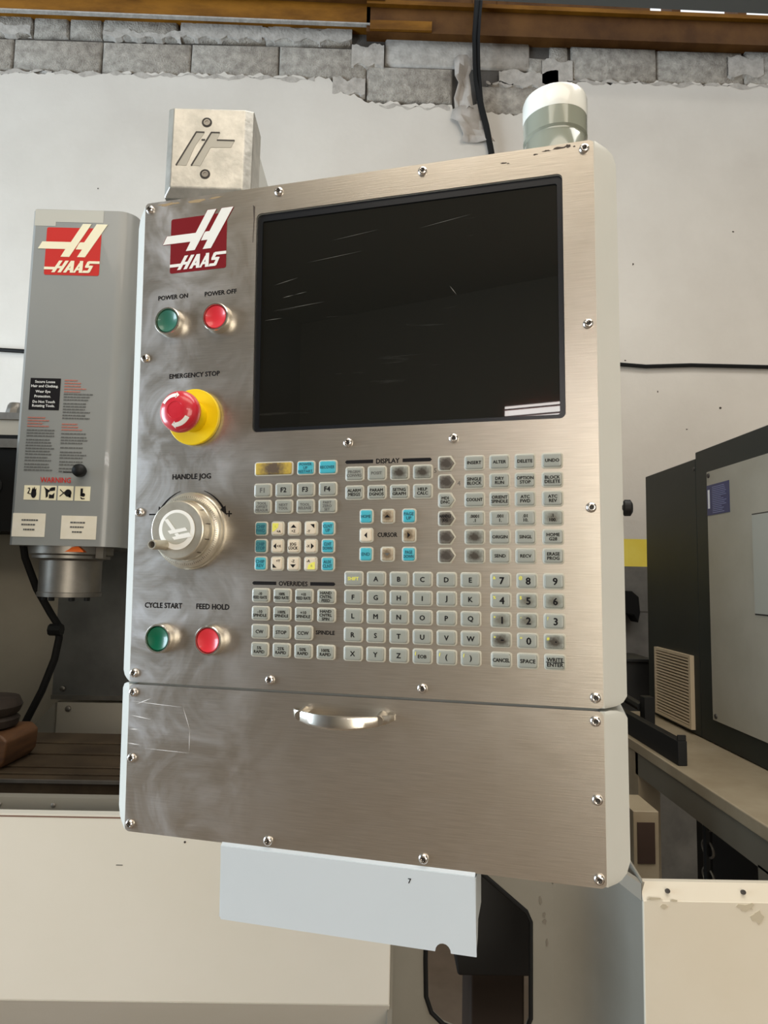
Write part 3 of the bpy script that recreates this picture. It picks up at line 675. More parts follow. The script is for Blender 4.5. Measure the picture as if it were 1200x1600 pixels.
key(155.4, 293.4, 41, 14.2, M_KYEL)['label'] = 'wide gold key rubbed dark in the middle'
key(189.4, 293.6, KW, KH, M_KTEAL, 'POWER\nUP\nRESTART', 2.6, M_INKB); key(212.0, 293.6, KW, KH, M_KTEAL, 'RECOVER', 2.8, M_INKB)
C4 = (144.3, 166.9, 189.4, 212.1)
for x, s_ in zip(C4, ('F1', 'F2', 'F3', 'F4')): key(x, 314.8, KW, KH, G, s_, 4.6, M_FAINT if s_ == 'F1' else M_INK)
for x, s_ in zip(C4, ('TOOL\nOFFSET\nMEASUR', 'NEXT\nTOOL', 'TOOL\nRELEASE', 'PART\nZERO\nSET')): key(x, 331.2, KW, KH, G, s_, 2.5, M_FAINT)
C5 = (143.5, 160.8, 178.0, 195.5, 213.1); S = 13.6
for z, tl, tr, ml, inkl in ((352.7, 'CHIP\nFWD', 'CLNT\nUP', M_KTEALD, M_INKB), (369.9, 'CHIP\nSTOP', 'CLNT\nDOWN', M_KTEALD, M_INKB), (387.0, 'CHIP\nREV', 'AUX\nCLNT', M_KTEAL, M_INKB)):
    key(C5[0], z, S, KH, ml, tl, 3.0, inkl); key(C5[4], z, S, KH, M_KTEAL, tr, 3.0, inkl)
def tri(cx, cz, s_, a):
    return [(cx + s_ * math.cos(R(a + k)), cz + s_ * math.sin(R(a + k))) for k in (0, 125, 235)]
k_ = key(C5[1], 352.7, S, KH, M_KCREAM); sign(k_, [(-5, 5.2), (1.6, 5.2), (1.0, 1), (-2.6, -2.2), (-5, -3.4)], M_YINK); legend(k_, 'L', 2.2, M_FAINT, 4, -1.4, 2.2); legend(k_, '+A', 2.4, M_INK, 6, 1.8, -2.8)
k_ = key(C5[2], 352.7, S, KH, M_KCREAM); sign(k_, [(-3, 0.6), (3, 0.6), (0, 3.8)]); legend(k_, '+Z', 2.4, M_INK, 6, 0, -2.6)
k_ = key(C5[3], 352.7, S, KH, M_KCREAM); sign(k_, [(-0.2, 4), (4, 4), (4, 0)]); legend(k_, '-Y', 2.4, M_INK, 6, -1.8, -2.8)
k_ = key(C5[1], 369.9, S, KH, M_KCREAM); sign(k_, [(-0.6, -2.8), (-0.6, 2.8), (-3.6, 0)]); legend(k_, '+X', 2.4, M_INK, 5, 2.4, 0)
key(C5[2], 369.9, S, KH, M_KCREAM, 'JOG\nLOCK', 2.8, M_INK)
k_ = key(C5[3], 369.9, S, KH, M_KCREAM); sign(k_, [(0.8, -2.8), (3.8, 0), (0.8, 2.8)]); legend(k_, '-X', 2.4, M_INK, 5, -2.2, 0)
k_ = key(C5[1], 387.0, S, KH, M_KCREAM); sign(k_, [(-4, 0), (-4, -4), (0.2, -4)]); legend(k_, '+Y', 2.4, M_INK, 6, 1.8, 2.8)
k_ = key(C5[2], 387.0, S, KH, M_KCREAM); sign(k_, [(-3, -0.6), (0, -3.8), (3, -0.6)]); legend(k_, '-Z', 2.4, M_INK, 6, 0, 2.6)
k_ = key(C5[3], 387.0, S, KH, M_KCREAM); sign(k_, [(5, -5.2), (-2.6, -5.2), (-1.6, -1), (1.6, 1.2), (5, 2.0)], M_YINK); legend(k_, '-A', 2.4, M_INK, 6, -1.8, 2.8); legend(k_, 'R', 2.2, M_FAINT, 4, 1.8, -1.8)
for z, row, sz in ((418.1, ('-10\nFEED RATE', '100%\nFEED RATE', '+10\nFEED RATE', 'HAND\nCNTRL\nFEED'), 2.7), (435.5, ('-10\nSPINDLE', '100%\nSPINDLE', '+10\nSPINDLE', 'HAND\nCNTRL\nSPIN'), 2.7),
                   (453.1, ('CW', 'STOP', 'CCW'), 3.2), (470.5, ('5%\nRAPID', '25%\nRAPID', '50%\nRAPID', '100%\nRAPID'), 2.8)):
    for x, s_ in zip(C4, row): key(x, z, KW, KH, G, s_, sz, M_INK)
D6 = (239.1, 261.2, 283.3, 305.4, 327.7, 349.6)
key(D6[0], 300.7, KW, KH, G, 'PRGRM\nCONVRS', 2.6, M_FAINT); key(D6[1], 300.7, KW, KH, G, 'POSIT', 2.8, M_FAINT); key(D6[2], 300.7, KW, KH, M_KWORN); key(D6[3], 300.7, KW, KH, M_KWORN)
for x, s_ in zip(D6, ('ALARM\nMESGS', 'PARAM\nDGNOS', 'SETNG\nGRAPH', 'HELP\nCALC')): key(x, 318.8, KW, KH, G, s_, 2.8, M_INK)
key(251.1, 341.8, S, KH, M_KTEAL, 'HOME', 2.8, M_INKB); key(292.5, 341.8, S, KH, M_KTEAL, 'PAGE\nUP', 2.9, M_INKB)
key(251.1, 377.5, S, KH, M_KTEAL, 'END', 2.9, M_INKB); key(292.5, 377.5, S, KH, M_KTEAL, 'PAGE\nDOWN', 2.9, M_INKB)
sign(key(271.9, 341.8, S, KH, M_KCW), [(-2.8, -1.2), (2.8, -1.2), (0, 1.6)], M_INK); sign(key(271.9, 377.5, S, KH, M_KCW), [(-2.8, 1.2), (0, -1.6), (2.8, 1.2)], M_FAINT)
sign(key(251.1, 359.6, S, KH, M_KCREAM), [(1.2, -2.8), (1.2, 2.8), (-1.6, 0)]); sign(key(292.5, 359.6, S, KH, M_KCW), [(-1.2, -2.8), (1.6, 0), (-1.2, 2.8)], M_INK)
for z, s_ in zip((293.5, 310.6, 327.6, 344.6, 361.6, 378.5), (None, None, 'MDI\nDNC', 'HANDLE\nJOG', None, None)):
    key(328.0, z, 16.6, 14.4, G if s_ == 'MDI\nDNC' else M_KWORN2, s_, 2.7, M_INK, fit=8.5 if s_ and 'M' in s_ else 10.5, pent=True, dx=-1.2)
ML = (353.5, 376.2, 398.8, 422.5)
MR = (('INSERT', 'ALTER', 'DELETE', 'UNDO'), ('SINGLE\nBLOCK', 'DRY\nRUN', 'OPTION\nSTOP', 'BLOCK\nDELETE'), ('COOLNT', 'ORIENT\nSPINDLE', 'ATC\nFWD', 'ATC\nREV'),
      ('.0001\n.1', '.001\n1.', '.01\n10.', '.1\n100.'), (None, 'ORIGIN', 'SINGL', 'HOME\nG28'), (None, 'SEND', 'RECV', 'ERASE\nPROG'))
for z, row in zip((293.6, 310.6, 327.6, 344.7, 361.6, 378.6), MR):
    for x, s_ in zip(ML, row): key(x, z, KW, KH, M_KWORN if s_ is None else (M_KWORN3 if s_[0:3] == '.1\n' else G), s_, 2.8, M_INK)
AL = (('SHIFT', 'A', 'B', 'C', 'D', 'E'), tuple('FGHIJK'), tuple('LMNOPQ'), tuple('RSTUVW'), ('X', 'Y', 'Z', 'EOB', '(', ')'))
AZ = (400.6, 418.0, 435.5, 453.1, 470.6)
for z, row in zip(AZ, AL):
    for x, s_ in zip(D6, row):
        k_ = key(x, z, KW, KH, G, s_, 4.4 if len(s_) == 1 else 3.0, M_YINK if s_ == 'SHIFT' else M_INK)
        if s_ in ('EOB', '(', ')'): sign(k_, [(-6.8, 2.0), (-6.2, 4.2), (-5.6, 4.2), (-6.2, 0.4)], M_YINK)
NU = (('7', '8', '9'), ('4', '5', '6'), ('1', '2', '3'), ('-', '0', '.'), ('CANCEL', 'SPACE', 'WRITE\nENTER'))
SM = {'7': '&', '8': '@', '4': '%', '5': '$', '1': '*', '3': '?', '0': '=', '-': '+', '.': '#', '2': ','}
for z, row in zip((400.8, 418.3, 435.7, 453.3, 470.8), NU):
    for x, s_ in zip((376.6, 399.6, 422.7), row):
        m = {'5': M_KWORN3, '6': M_KWORN3, '2': M_KWORN3, '1': M_KWORN3, '-': M_KWORN, '.': M_KWORN}.get(s_, G)
        k_ = key(x, z, KW, KH, m, s_, 6.0 if len(s_) == 1 else 3.2, M_INK, dx=1.0 if len(s_) == 1 else 0)
        if s_ in SM: legend(k_, SM[s_], 2.6, M_YINK, 3, -5.6, 2.6)
flat([[(414.9, 470.5), (430.5, 470.5), (430.5, 471.0), (414.9, 471.0)]], 2.95, 'printed_line', M_INK, pend)
# small pencilled digits beside the mode keys
place(text_mesh('5', 0.0042), 'pencil_mark', M_FAINT, 317.0, 299.6, 0.15); place(text_mesh('4', 0.0042), 'pencil_mark', M_FAINT, 339.0, 312.0, 0.15)

# document tray under the pendant
def tray_outline():
    pts = [(108.5, 658.5), (352.6, 658.5), (353.8, 725.0)]
    for k in range(9):
        a = R(180 - 180 * k / 8 + 0); pts.append((324.5 + 7.0 * -math.cos(a), 725.2 - 7.5 * math.sin(a) * 1.0))
    pts += [(110.2, 725.8)]
    return pts
tp_ = tray_outline()
tray = pb(MB().prism(lx(tp_), -0.0035, -0.0015), 'document_tray', M_TRAY, sharp=40)
pb(MB().loft([[L(108.5, z, h) for z, h in ((661, 3.5), (658, 2.8), (656, 0), (656, -40), (658, -40), (659, 0), (661, 1.2))], [L(352.6, z, h) for z, h in ((661, 3.5), (658, 2.8), (656, 0), (656, -40), (658, -40), (659, 0), (661, 1.2))]]), 'top_flange', M_TRAY, tray)
pb(MB().prism([((a) / 1000, (OZ - z) / 1000) for a, z in ((-3, 660), (40, 660), (40, 700), (4, 723), (-3, 724))], (108.6 - OX) / 1000, (110.4 - OX) / 1000, 'yz'), 'side_flange', M_TRAY, tray)
pb(MB().prism([((a) / 1000, (OZ - z) / 1000) for a, z in ((-3, 660), (40, 660), (40, 700), (14, 702), (10, 716), (-3, 724))], (351.6 - OX) / 1000, (353.4 - OX) / 1000, 'yz'), 'side_flange', M_TRAY, tray)
place(text_mesh('7', 0.0042, bold=0.03), 'printed_digit', M_INK, 294.5, 668.5, 3.7, tray)

pb(MB().lathe(L(478, 335, -24), (1, 0, 0), [(0.006, 0), (0.006, 0.006), (0.0075, 0.007), (0.0075, 0.012), (0.004, 0.014)], 12), 'side_bolt', M_BLACK)
# beacon lamp on top of the housing
bc = MB().lathe(L(429.6, 0, -62), (0, 0, 1), [(0.031, -0.002), (0.031, 0.036), (0.0300, 0.038), (0.0300, 0.040), (0.0318, 0.042), (0.0318, 0.062)], 48)
lamp = pb(bc, 'beacon_lamp', M_LAMPG, sharp=30)
lamp['label'] = 'grey beacon lens with a white cap'
pb(MB().lathe(L(429.6, 0, -62), (0, 0, 1), [(0.0319, 0.061), (0.0321, 0.064), (0.0321, 0.080), (0.0310, 0.0835), (0.027, 0.0850), (0.012, 0.086)], 48), 'lamp_cap', M_LAMPW, lamp)

# support arm: cast end cap with cut-in emblem, boom, neck and post
def chamfer_box(x0, x1, z0, z1, y0, y1, c):
    def r_(g, y): return [(x0 + g, y, z0 + g), (x1 - g, y, z0 + g), (x1 - g, y, z1 - g * 0.5), (x0 + g, y, z1 - g * 0.5)]
    return MB().loft([r_(c, y0), r_(0, y0 + c), r_(0, y1)])
ARM_Y = 0.95
cap = chamfer_box(-0.337, -0.2045, 2.067, 2.212, ARM_Y, ARM_Y + 0.07, 0.0115).build('arm_cap', M_CAST, pend, bevel=0.002)
cap['label'] = 'square cast end cap with a cut-in emblem and two socket bolts'
def grooves(polys, y, name, m, parent):
    mb = MB()
    for q in polys: mb.prism(q, y - 0.0004, y + 0.0015)
    return mb.build(name, m, parent)
M_GROOVE = mat('groove metal', (0.40, 0.385, 0.34), 0.5, 0.6)
grooves([[(-0.317, 2.114), (-0.289, 2.1675), (-0.277, 2.1675), (-0.2795, 2.1625), (-0.2845, 2.155), (-0.2905, 2.1445), (-0.302, 2.1135)],
         [(-0.2945, 2.114), (-0.2665, 2.1675), (-0.2535, 2.1675), (-0.2575, 2.1555), (-0.2305, 2.1555), (-0.2355, 2.1445), (-0.2665, 2.1435), (-0.281, 2.1135)]], ARM_Y, 'emblem', M_GROOVE, cap)
def line(p, q, wd): 
    d = Vector((q[0] - p[0], q[1] - p[1])).normalized(); n_ = Vector((-d.y, d.x)) * wd / 2
    return [(p[0] + n_.x, p[1] + n_.y), (q[0] + n_.x, q[1] + n_.y), (q[0] - n_.x, q[1] - n_.y), (p[0] - n_.x, p[1] - n_.y)]
grooves([line((-0.3175, 2.1135), (-0.2895, 2.1675), 0.0022), line((-0.2945, 2.1135), (-0.2665, 2.1675), 0.0022), line((-0.290, 2.1678), (-0.277, 2.1678), 0.0022), line((-0.267, 2.1678), (-0.2535, 2.1678), 0.0022),
         line((-0.2575, 2.1556), (-0.2305, 2.1556), 0.0022), line((-0.281, 2.1556), (-0.2755, 2.1556), 0.0022)], ARM_Y - 0.0003, 'emblem_edge', M_DARKSOCK, cap)
for x, z in ((-0.274, 2.184), (-0.273, 2.1005)):
    b_ = MB().lathe((x, ARM_Y, z), (0, -1, 0), [(0.0078, -0.001), (0.0078, 0.0004), (0.0066, 0.0006), (0.0062, 0.0002)], 24).build('bolt_hole', M_DARKSOCK, cap)
    MB().lathe((x, ARM_Y, z), (0, -1, 0), [(0.0052, 0.0002), (0.0050, 0.0009), (0.0028, 0.0009), (0.0026, 0.0003)], 18).build('bolt', M_STEELD, b_)
MB().box((-0.330, ARM_Y + 0.06, 2.075), (-0.212, 1.90, 2.205)).build('arm_boom', M_HOUSE, pend, bevel=0.006)
MB().box((-0.300, 1.02, 1.66), (-0.225, 1.10, 2.08)).build('arm_neck', M_HOUSE, pend, bevel=0.006)
MB().box((-0.16, 0.82, 1.66), (-0.225, 1.10, 1.76)).build('arm_foot', M_HOUSE, pend)
MB().box((-0.28, 1.80, 0.95), (-0.212, 1.90, 2.08)).build('arm_post', M_HOUSE, pend, bevel=0.006)

# ================================================================== THE MILLING MACHINE
mill = thing('milling_machine', 'grey and cream vertical milling machine behind the control pendant', 'milling machine', T(-0.3, 1.6, 0))
# spindle head cover: rounded front corners
def headring(z, sh=0.0):
    x0, x1, y0, y1, r_ = -0.972, -0.690, 1.745, 2.48, 0.045
    pts = [(x0, y1), (x0, y0 + 0.012), (x0 + 0.012, y0)]
    for k in range(7):
        a = R(-90 + 90 * k / 6); pts.append((x1 - r_ + r_ * math.cos(a), y0 + r_ + r_ * math.sin(a)))
    pts.append((x1, y1))
    return [(x, y, z) for x, y in pts]
head = MB().loft([headring(1.560), headring(2.488)]).build('spindle_head', M_HEAD, mill, sharp=25)
HY = 1.745
def hflat(polys, name, m, parent, lift=0.001):
    mb = MB()
    for i, q in enumerate(polys): mb.prism(q, HY - lift - 0.00006 * i, HY - lift + 0.0008)
    return mb.build(name, m, parent)
def rect(x0, x1, z0, z1): return [(x0, z0), (x1, z0), (x1, z1), (x0, z1)]
bx0, bx1, bz0, bz1 = -0.9275, -0.7775, 2.300, 2.436
def bmap(p): return (bx0 + (p[0] - 32.0) / 65.4 * (bx1 - bx0), bz1 - (p[1] - 21.8) / 59.6 * (bz1 - bz0))
st = MB().prism(rrect((bx0 + bx1) / 2, (bz0 + bz1) / 2, bx1 - bx0, bz1 - bz0, 0.005), HY - 0.0008, HY).build('badge', M_REDP, head)
st['label'] = 'red square badge with cream H and the word HAAS'
hflat([[bmap(p) for p in HL]], 'badge_letter', M_CREAMP, head, 0.0016); hflat([[bmap(p) for p in HR]], 'badge_letter', M_CREAMP, head, 0.0016)
hflat([[bmap(p) for p in q] for q in WORD], 'badge_word', M_CREAMP, head, 0.0016)
def hword(s_, x, z, size, m, fit=None):
    me = text_mesh(s_, size, fit, bold=0.02); me.materials.clear(); me.materials.append(m)
    return link('printed_word', me, head, TM[mill.name], loc=(x + 0.3, HY - 0.0022 - 1.6, z))
hflat([rect(-0.942, -0.861, 1.923, 2.010)], 'warning_plate', M_INK, head)
for s_, z in (('Secure Loose', 2.000), ('Hair and Clothing.', 1.987), ('Wear Eye', 1.972), ('Protection.', 1.960), ('Do Not Touch', 1.945), ('Rotating Tools.', 1.933)):
    hword(s_, -0.902 - (0.004 if len(s_) < 12 else 0), z, 0.0068, M_WHITE, 0.072)
# small print too far away to read: rows of short strokes
def rows(x0, wd, z0, n, m, seed, ragged=0.7):
    r_ = random.Random(seed); mb = MB()
    for k in range(n):
        z = z0 - k * 0.0078; x = x0; end = x0 + wd * r_.uniform(ragged, 1.0)
        while x < end:
            l_ = r_.uniform(0.004, 0.012)
            mb.prism(rect(x, min(x + l_, end), z, z + 0.0032), HY - 0.0014, HY - 0.0006); x += l_ + 0.0016
    o = mb.build('small_print', m, head); o['kind'] = 'stuff'
M_PRED = mat('faded red print', (0.42, 0.14, 0.10), 0.6); M_PGREY = mat('grey print', (0.10, 0.10, 0.095), 0.6)
rows(-0.850, 0.060, 2.004, 5, M_PRED, 1, 0.5); rows(-0.850, 0.078, 1.966, 3, M_PGREY, 2); rows(-0.850, 0.078, 1.940, 4, M_PGREY, 3); rows(-0.850, 0.078, 1.908, 2, M_PGREY, 4)
rows(-0.942, 0.060, 1.900, 4, M_PRED, 5, 0.4); rows(-0.942, 0.078, 1.866, 3, M_PGREY, 6); rows(-0.942, 0.080, 1.840, 6, M_PGREY, 7); rows(-0.942, 0.078, 1.792, 2, M_PGREY, 8); rows(-0.942, 0.076, 1.774, 3, M_PGREY, 9)
rows(-0.850, 0.055, 1.884, 3, M_PRED, 10, 0.4); rows(-0.850, 0.078, 1.858, 1, M_PGREY, 11); rows(-0.850, 0.080, 1.848, 3, M_PGREY, 12); rows(-0.850, 0.076, 1.820, 1, M_PGREY, 13); rows(-0.850, 0.078, 1.808, 3, M_PGREY, 14); rows(-0.850, 0.062, 1.782, 2, M_PGREY, 15); rows(-0.850, 0.050, 1.764, 2, M_PGREY, 16)
hflat([rect(-0.838, -0.811, 1.7545, 1.7575)], 'pointer_line', M_INK, head)
MB().lathe((-0.7835, HY, 1.757), (0, -1, 0), [(0.006, 0), (0.006, 0.012), (0.0150, 0.016), (0.0178, 0.026), (0.0160, 0.036), (0.009, 0.042), (0.003, 0.043)], 24).build('black_knob', M_BLACK, head)
hword('WARNING', -0.856, 1.734, 0.0135, M_REDP, 0.080)
# four pictogram stickers
stick = []
for k in range(4):
    x0 = -0.9375 + k * 0.0447
    s_ = MB().prism(rect(x0, x0 + 0.0405, 1.680, 1.7185), HY - 0.0010, HY).build('pictogram_sticker', M_CREAMP, head); stick.append((s_, x0))
def pic(k, polys):
    s_, x0 = stick[k]; mb = MB()
    for q in polys: mb.prism([(x0 + a / 1000, 1.680 + b / 1000) for a, b in q], HY - 0.0020, HY - 0.0009)
    mb.build('pictogram', M_INK, s_)
def oval(cx, cz, rx, rz, n=14): return [(cx + rx * math.cos(2 * PI * i / n), cz + rz * math.sin(2 * PI * i / n)) for i in range(n)]
pic(0, [oval(26, 16, 7, 11), [(20, 24), (23, 33), (26, 24)], [(24, 26), (27, 35), (30, 26)], [(28, 24), (32, 31), (32, 22)], [(8, 30), (14, 33), (16, 28), (14, 26), (12, 30)], [(14, 27), (16, 27), (12, 17), (9, 17)], [(9, 17), (21, 14), (21, 16), (10, 19)]])
pic(1, [[(14, 6), (19, 10), (19, 28), (12, 32), (7, 36), (12, 26)], [(24, 24), (37, 26), (37, 35), (28, 34), (22, 30)], [(22, 5), (35, 5), (36, 20), (30, 14), (22, 16)], [(18, 28), (23, 27), (23, 22), (19, 21)]])
pic(2, [oval(27, 20, 9, 10), [(30, 8), (35, 8), (35, 18), (28, 14)], [(5, 12), (6, 10), (19, 22), (18, 24)], [(5, 28), (6, 30), (19, 18), (18, 16)]])
pic(3, [[(15, 12), (21, 12), (21, 33), (15, 33)], oval(23, 16, 4.5, 5), [(15, 8), (19, 4), (27, 5), (27, 7), (20, 7), (17, 10)]])
for x0, x1, z0, z1, sd in ((-0.962, -0.876, 1.582, 1.644, 1), (-0.834, -0.741, 1.578, 1.640, 2)):
    p_ = MB().prism(rect(x0, x1, z0, z1), HY - 0.0010, HY).build('paper_label', M_PAPER, head)
    r_ = random.Random(sd); mb = MB()
    for k, (dz, a, b) in enumerate(((0.042, 0.024, 0.062), (0.030, 0.024, 0.060), (0.017, 0.030, 0.055))):
        x = x0 + a
        while x < x0 + b:
            l_ = r_.uniform(0.003, 0.007); mb.prism(rect(x, x + l_, z0 + dz, z0 + dz + 0.0042), HY - 0.0018, HY - 0.0009); x += l_ + 0.0012
    mb.build('small_print', M_PGREY, p_)['kind'] = 'stuff'
hflat([rect(-0.963, -0.905, 2.44, 2.487), rect(-0.905, -0.775, 2.452, 2.487)], 'faded_film', mat('pale grey film', (0.46, 0.45, 0.40), 0.35), head, 0.0006)
MB().tube([(-0.71, 2.0, 2.49), (-0.70, 2.0, 2.50), (-0.66, 2.0, 2.46), (-0.61, 2.15, 2.40), (-0.58, 2.35, 2.36), (-0.56, 2.5, 2.30)], 0.022, 10).build('head_hose', M_RUBBER, mill)
# spindle nose
sp = MB().lathe((-0.853, 1.86, 1.562), (0, 0, -1), [(0.108, 0), (0.108, 0.022), (0.100, 0.026), (0.100, 0.034), (0.083, 0.036), (0.080, 0.040), (0.080, 0.125), (0.083, 0.127), (0.082, 0.138), (0.055, 0.140)], 40).build('spindle_nose', M_STEELD, mill)
for a in (250, 300, 200, 340): MB().lathe((-0.853 + 0.062 * math.cos(R(a)), 1.86 + 0.062 * math.sin(R(a)), 1.424), (0, 0, -1), [(0.008, 0), (0.008, 0.010), (0.006, 0.011)], 10).build('drive_screw', M_BLACK, sp)
MB().loft([[(-0.825, 1.755, 1.545), (-0.775, 1.755, 1.545), (-0.775, 1.775, 1.545), (-0.825, 1.775, 1.545)], [(-0.818, 1.757, 1.550), (-0.782, 1.757, 1.552), (-0.782, 1.773, 1.552), (-0.818, 1.773, 1.550)], [(-0.808, 1.759, 1.558), (-0.792, 1.759, 1.560), (-0.792, 1.771, 1.560), (-0.808, 1.771, 1.558)]]).build('coolant_tab', M_ORANGE, sp)
MB().box((-0.762, 1.80, 1.53), (-0.742, 1.82, 1.562)).build('bracket', M_STEELD, sp)
MB().tube([(-1.02, 1.90, 1.60), (-1.015, 1.92, 1.53), (-0.985, 1.94, 1.44), (-0.945, 1.95, 1.37), (-0.920, 1.95, 1.335), (-0.916, 1.95, 1.30), (-0.925, 1.95, 1.24), (-0.955, 1.95, 1.15), (-1.0, 1.95, 1.05), (-1.02, 1.95, 1.0)], 0.0105, 10).build('coolant_hose', M_RUBBER, mill)
MB().tube([(-0.935, 1.93, 1.325), (-0.900, 1.93, 1.325)], 0.017, 8).build('hose_clip', M_BLACK, mill)
# inside of the enclosure
MB().box((-1.9, 2.42, 0.80), (-0.30, 2.46, 2.0)).build('rear_sheet', mat('oily cream enamel', (0.33, 0.30, 0.24), 0.45, col2=(0.38, 0.345, 0.28), nscale=3), mill)
MB().box((-1.082, 2.28, 1.068), (-0.45, 2.30, 1.62)).build('column_cover', M_SHEET, mill)
MB().box((-1.082, 2.272, 1.064), (-0.45, 2.302, 1.078)).build('cover_edge', M_STEELD, mill)
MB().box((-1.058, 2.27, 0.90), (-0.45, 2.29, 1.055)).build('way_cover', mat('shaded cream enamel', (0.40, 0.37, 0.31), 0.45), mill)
MB().prism([(-1.20, 0.90), (-1.06, 0.90), (-1.06, 1.055)], 2.26, 2.30).build('corner_gusset', M_GREY, mill)
MB().box((-1.9, 2.20, 1.62), (-0.98, 2.42, 1.945)).build('tool_changer_shroud', mat('black shroud', (0.010, 0.010, 0.010), 0.6, spec=0.15), mill)
MB().box((-1.9, 2.19, 1.90), (-0.98, 2.20, 1.93)).build('shroud_lip', M_STEELD, mill)
MB().lathe((-1.285, 2.20, 1.77), (0, -1, 0), [(0.03, 0), (0.03, 0.004), (0.024, 0.006)], 20).build('shroud_plug', M_BLACK, mill)
MB().prism([(-1.9, 1.95), (-1.33, 1.95), (-1.25, 1.93), (-1.25, 2.012), (-1.9, 2.012)], 2.26, 2.30).build('changer_plate', mat('cream plate', (0.52, 0.48, 0.40), 0.45), mill)
MB().box((-1.9, 2.25, 2.010), (-1.0, 2.32, 2.034)).build('changer_rail', M_STEELD, mill)
MB().lathe((-1.275, 2.29, 2.034), (0, 0, 1), [(0.038, 0), (0.036, 0.010), (0.032, 0.030), (0.026, 0.040), (0.010, 0.042)], 10).build('changer_knob', M_STEELD, mill)
for x, z, y in ((-1.13, 0.985, 2.41), (-1.045, 1.10, 2.27), (-1.02, 1.035, 2.265)):
    MB().lathe((x, y + 0.005, z), (0, -1, 0), [(0.010, 0), (0.009, 0.005), (0.005, 0.007)], 12).build('screw', M_STEELD, mill)
MB().box((-1.9, 1.3, 0.80), (-1.86, 2.42, 2.0)).build('side_sheet', M_GREY, mill)
MB().box((-1.9, 1.2, 0.78), (0.02, 2.44, 0.82)).build('chip_pan', M_TABLE, mill)
MB().box((-0.80, 2.47, 0.0), (-0.05, 3.0, 2.35)).build('column', M_HEAD, mill, bevel=0.01)  # hidden column, added to block the side light and carry the head
MB().box((-1.9, 1.17, 1.10), (-0.80, 1.20, 2.02)).build('unseen_shade_panel', M_APRON, mill, bevel=0.003)  # out-of-view panel added to shade the inside of the enclosure
# T-slot table: separate bars with slots between
tb = MB().box((-1.55, 1.50, 0.93), (-0.30, 1.92, 1.005)).build('table', M_TABLE, mill)
for y0, y1 in ((1.50, 1.532), (1.546, 1.585), (1.60, 1.695), (1.712, 1.80), (1.816, 1.92)):
    MB().box((-1.55, y0, 1.005), (-0.30, y1, 1.04)).build('table_bar', M_TABLE, tb, bevel=0.0015)
MB().box((-1.55, 1.494, 1.034), (-0.30, 1.501, 1.0405)).build('table_edge', M_STEELD, tb)
# front sill and aprons
sill = MB().box((-1.9, 1.215, 1.03), (-0.05, 1.235, 1.097)).build('sill_strip', mat('shaded cream sill', (0.22, 0.205, 0.17), 0.5, spec=0.2), mill)  # colour darkened to carry the shade inside the enclosure
for x in (-0.656, -0.561, -0.42): MB().lathe((x, 1.216, 1.084), (0, -1, 0), [(0.0045, 0), (0.004, 0.002), (0.002, 0.003)], 12).build('sill_screw', M_STEELD, sill)
MB().box((-1.9, 1.149, 1.0895), (0.037, 1.167, 1.0925)).build('sill_top', M_APRON, mill)
MB().box((-1.9, 1.163, 1.02), (0.037, 1.22, 1.04)).build('sill_channel', M_GREY, mill)
ap = MB().prism([(-1.9, 0.80), (0.037, 0.80), (0.037, 1.0875), (-1.9, 1.0875)], 1.15, 1.165).build('front_apron', M_APRON, mill, bevel=0.002)
MB().prism([(1.150, 0.80), (1.40, 0.55), (1.40, 0.56), (1.165, 0.803)], -1.9, 0.037, 'yz').build('apron_return', M_APRON, mill)
MB().box((-1.9, 1.1495, 1.0868), (0.037, 1.160, 1.0918)).build('apron_seam', mat('rusty seam', (0.18, 0.10, 0.07), 0.7), mill)
MB().prism(oval(-0.309, 1.051, 0.0018, 0.0018, 10), 1.1494, 1.152).build('drilled_hole', M_DARKSOCK, ap)
MB().prism(rect(-0.421, -0.410, 1.0122, 1.0132), 1.1494, 1.152).build('scratch', M_DARKSOCK, ap)
MB().box((0.034, 1.165, 0.30), (0.042, 1.285, 1.0)).build('apron_side', M_GREY, mill)
# recessed grey side panel with a rubber-edged opening
op = [(0.110, 1.01), (0.150, 1.01), (0.200, 0.955)]
hole = [(0.106, 0.80), (0.108, 0.735), (0.118, 0.708), (0.140, 0.688), (0.175, 0.675), (0.27, 0.675), (0.293, 0.683), (0.300, 0.70), (0.300, 0.868), (0.292, 0.885), (0.205, 0.955), (0.18, 0.965), (0.125, 0.965), (0.108, 0.95)]
outr = [(0.042, 0.80), (0.042, 0.70), (0.042, 0.60), (0.10, 0.45), (0.175, 0.45), (0.28, 0.45), (0.34, 0.45), (0.345, 0.65), (0.345, 0.868), (0.345, 0.93), (0.26, 1.02), (0.18, 1.10), (0.10, 1.10), (0.042, 1.05)]
GY = 1.285
mb = MB(); n = len(hole)
mb.add([(x, GY, z) for x, z in outr] + [(x, GY, z) for x, z in hole] + [(x, GY + 0.012, z) for x, z in hole] + [(x, GY + 0.012, z) for x, z in outr],
       [q for i in range(n) for q in ((i, (i + 1) % n, n + (i + 1) % n, n + i), (n + i, n + (i + 1) % n, 2 * n + (i + 1) % n, 2 * n + i), (2 * n + i, 2 * n + (i + 1) % n, 3 * n + (i + 1) % n, 3 * n + i))])
rp = mb.build('side_panel', M_GREY, mill)
MB().tube([(x, GY - 0.001, z) for x, z in hole] + [(hole[0][0], GY - 0.001, hole[0][1])], 0.0042, 8).build('rubber_edging', M_RUBBER, rp)
pth = [(0.342, GY), (0.385, GY - 0.004), (0.405, GY - 0.015), (0.418, GY - 0.035), (0.428, GY - 0.070), (0.434, GY - 0.115), (0.437, 1.105)]
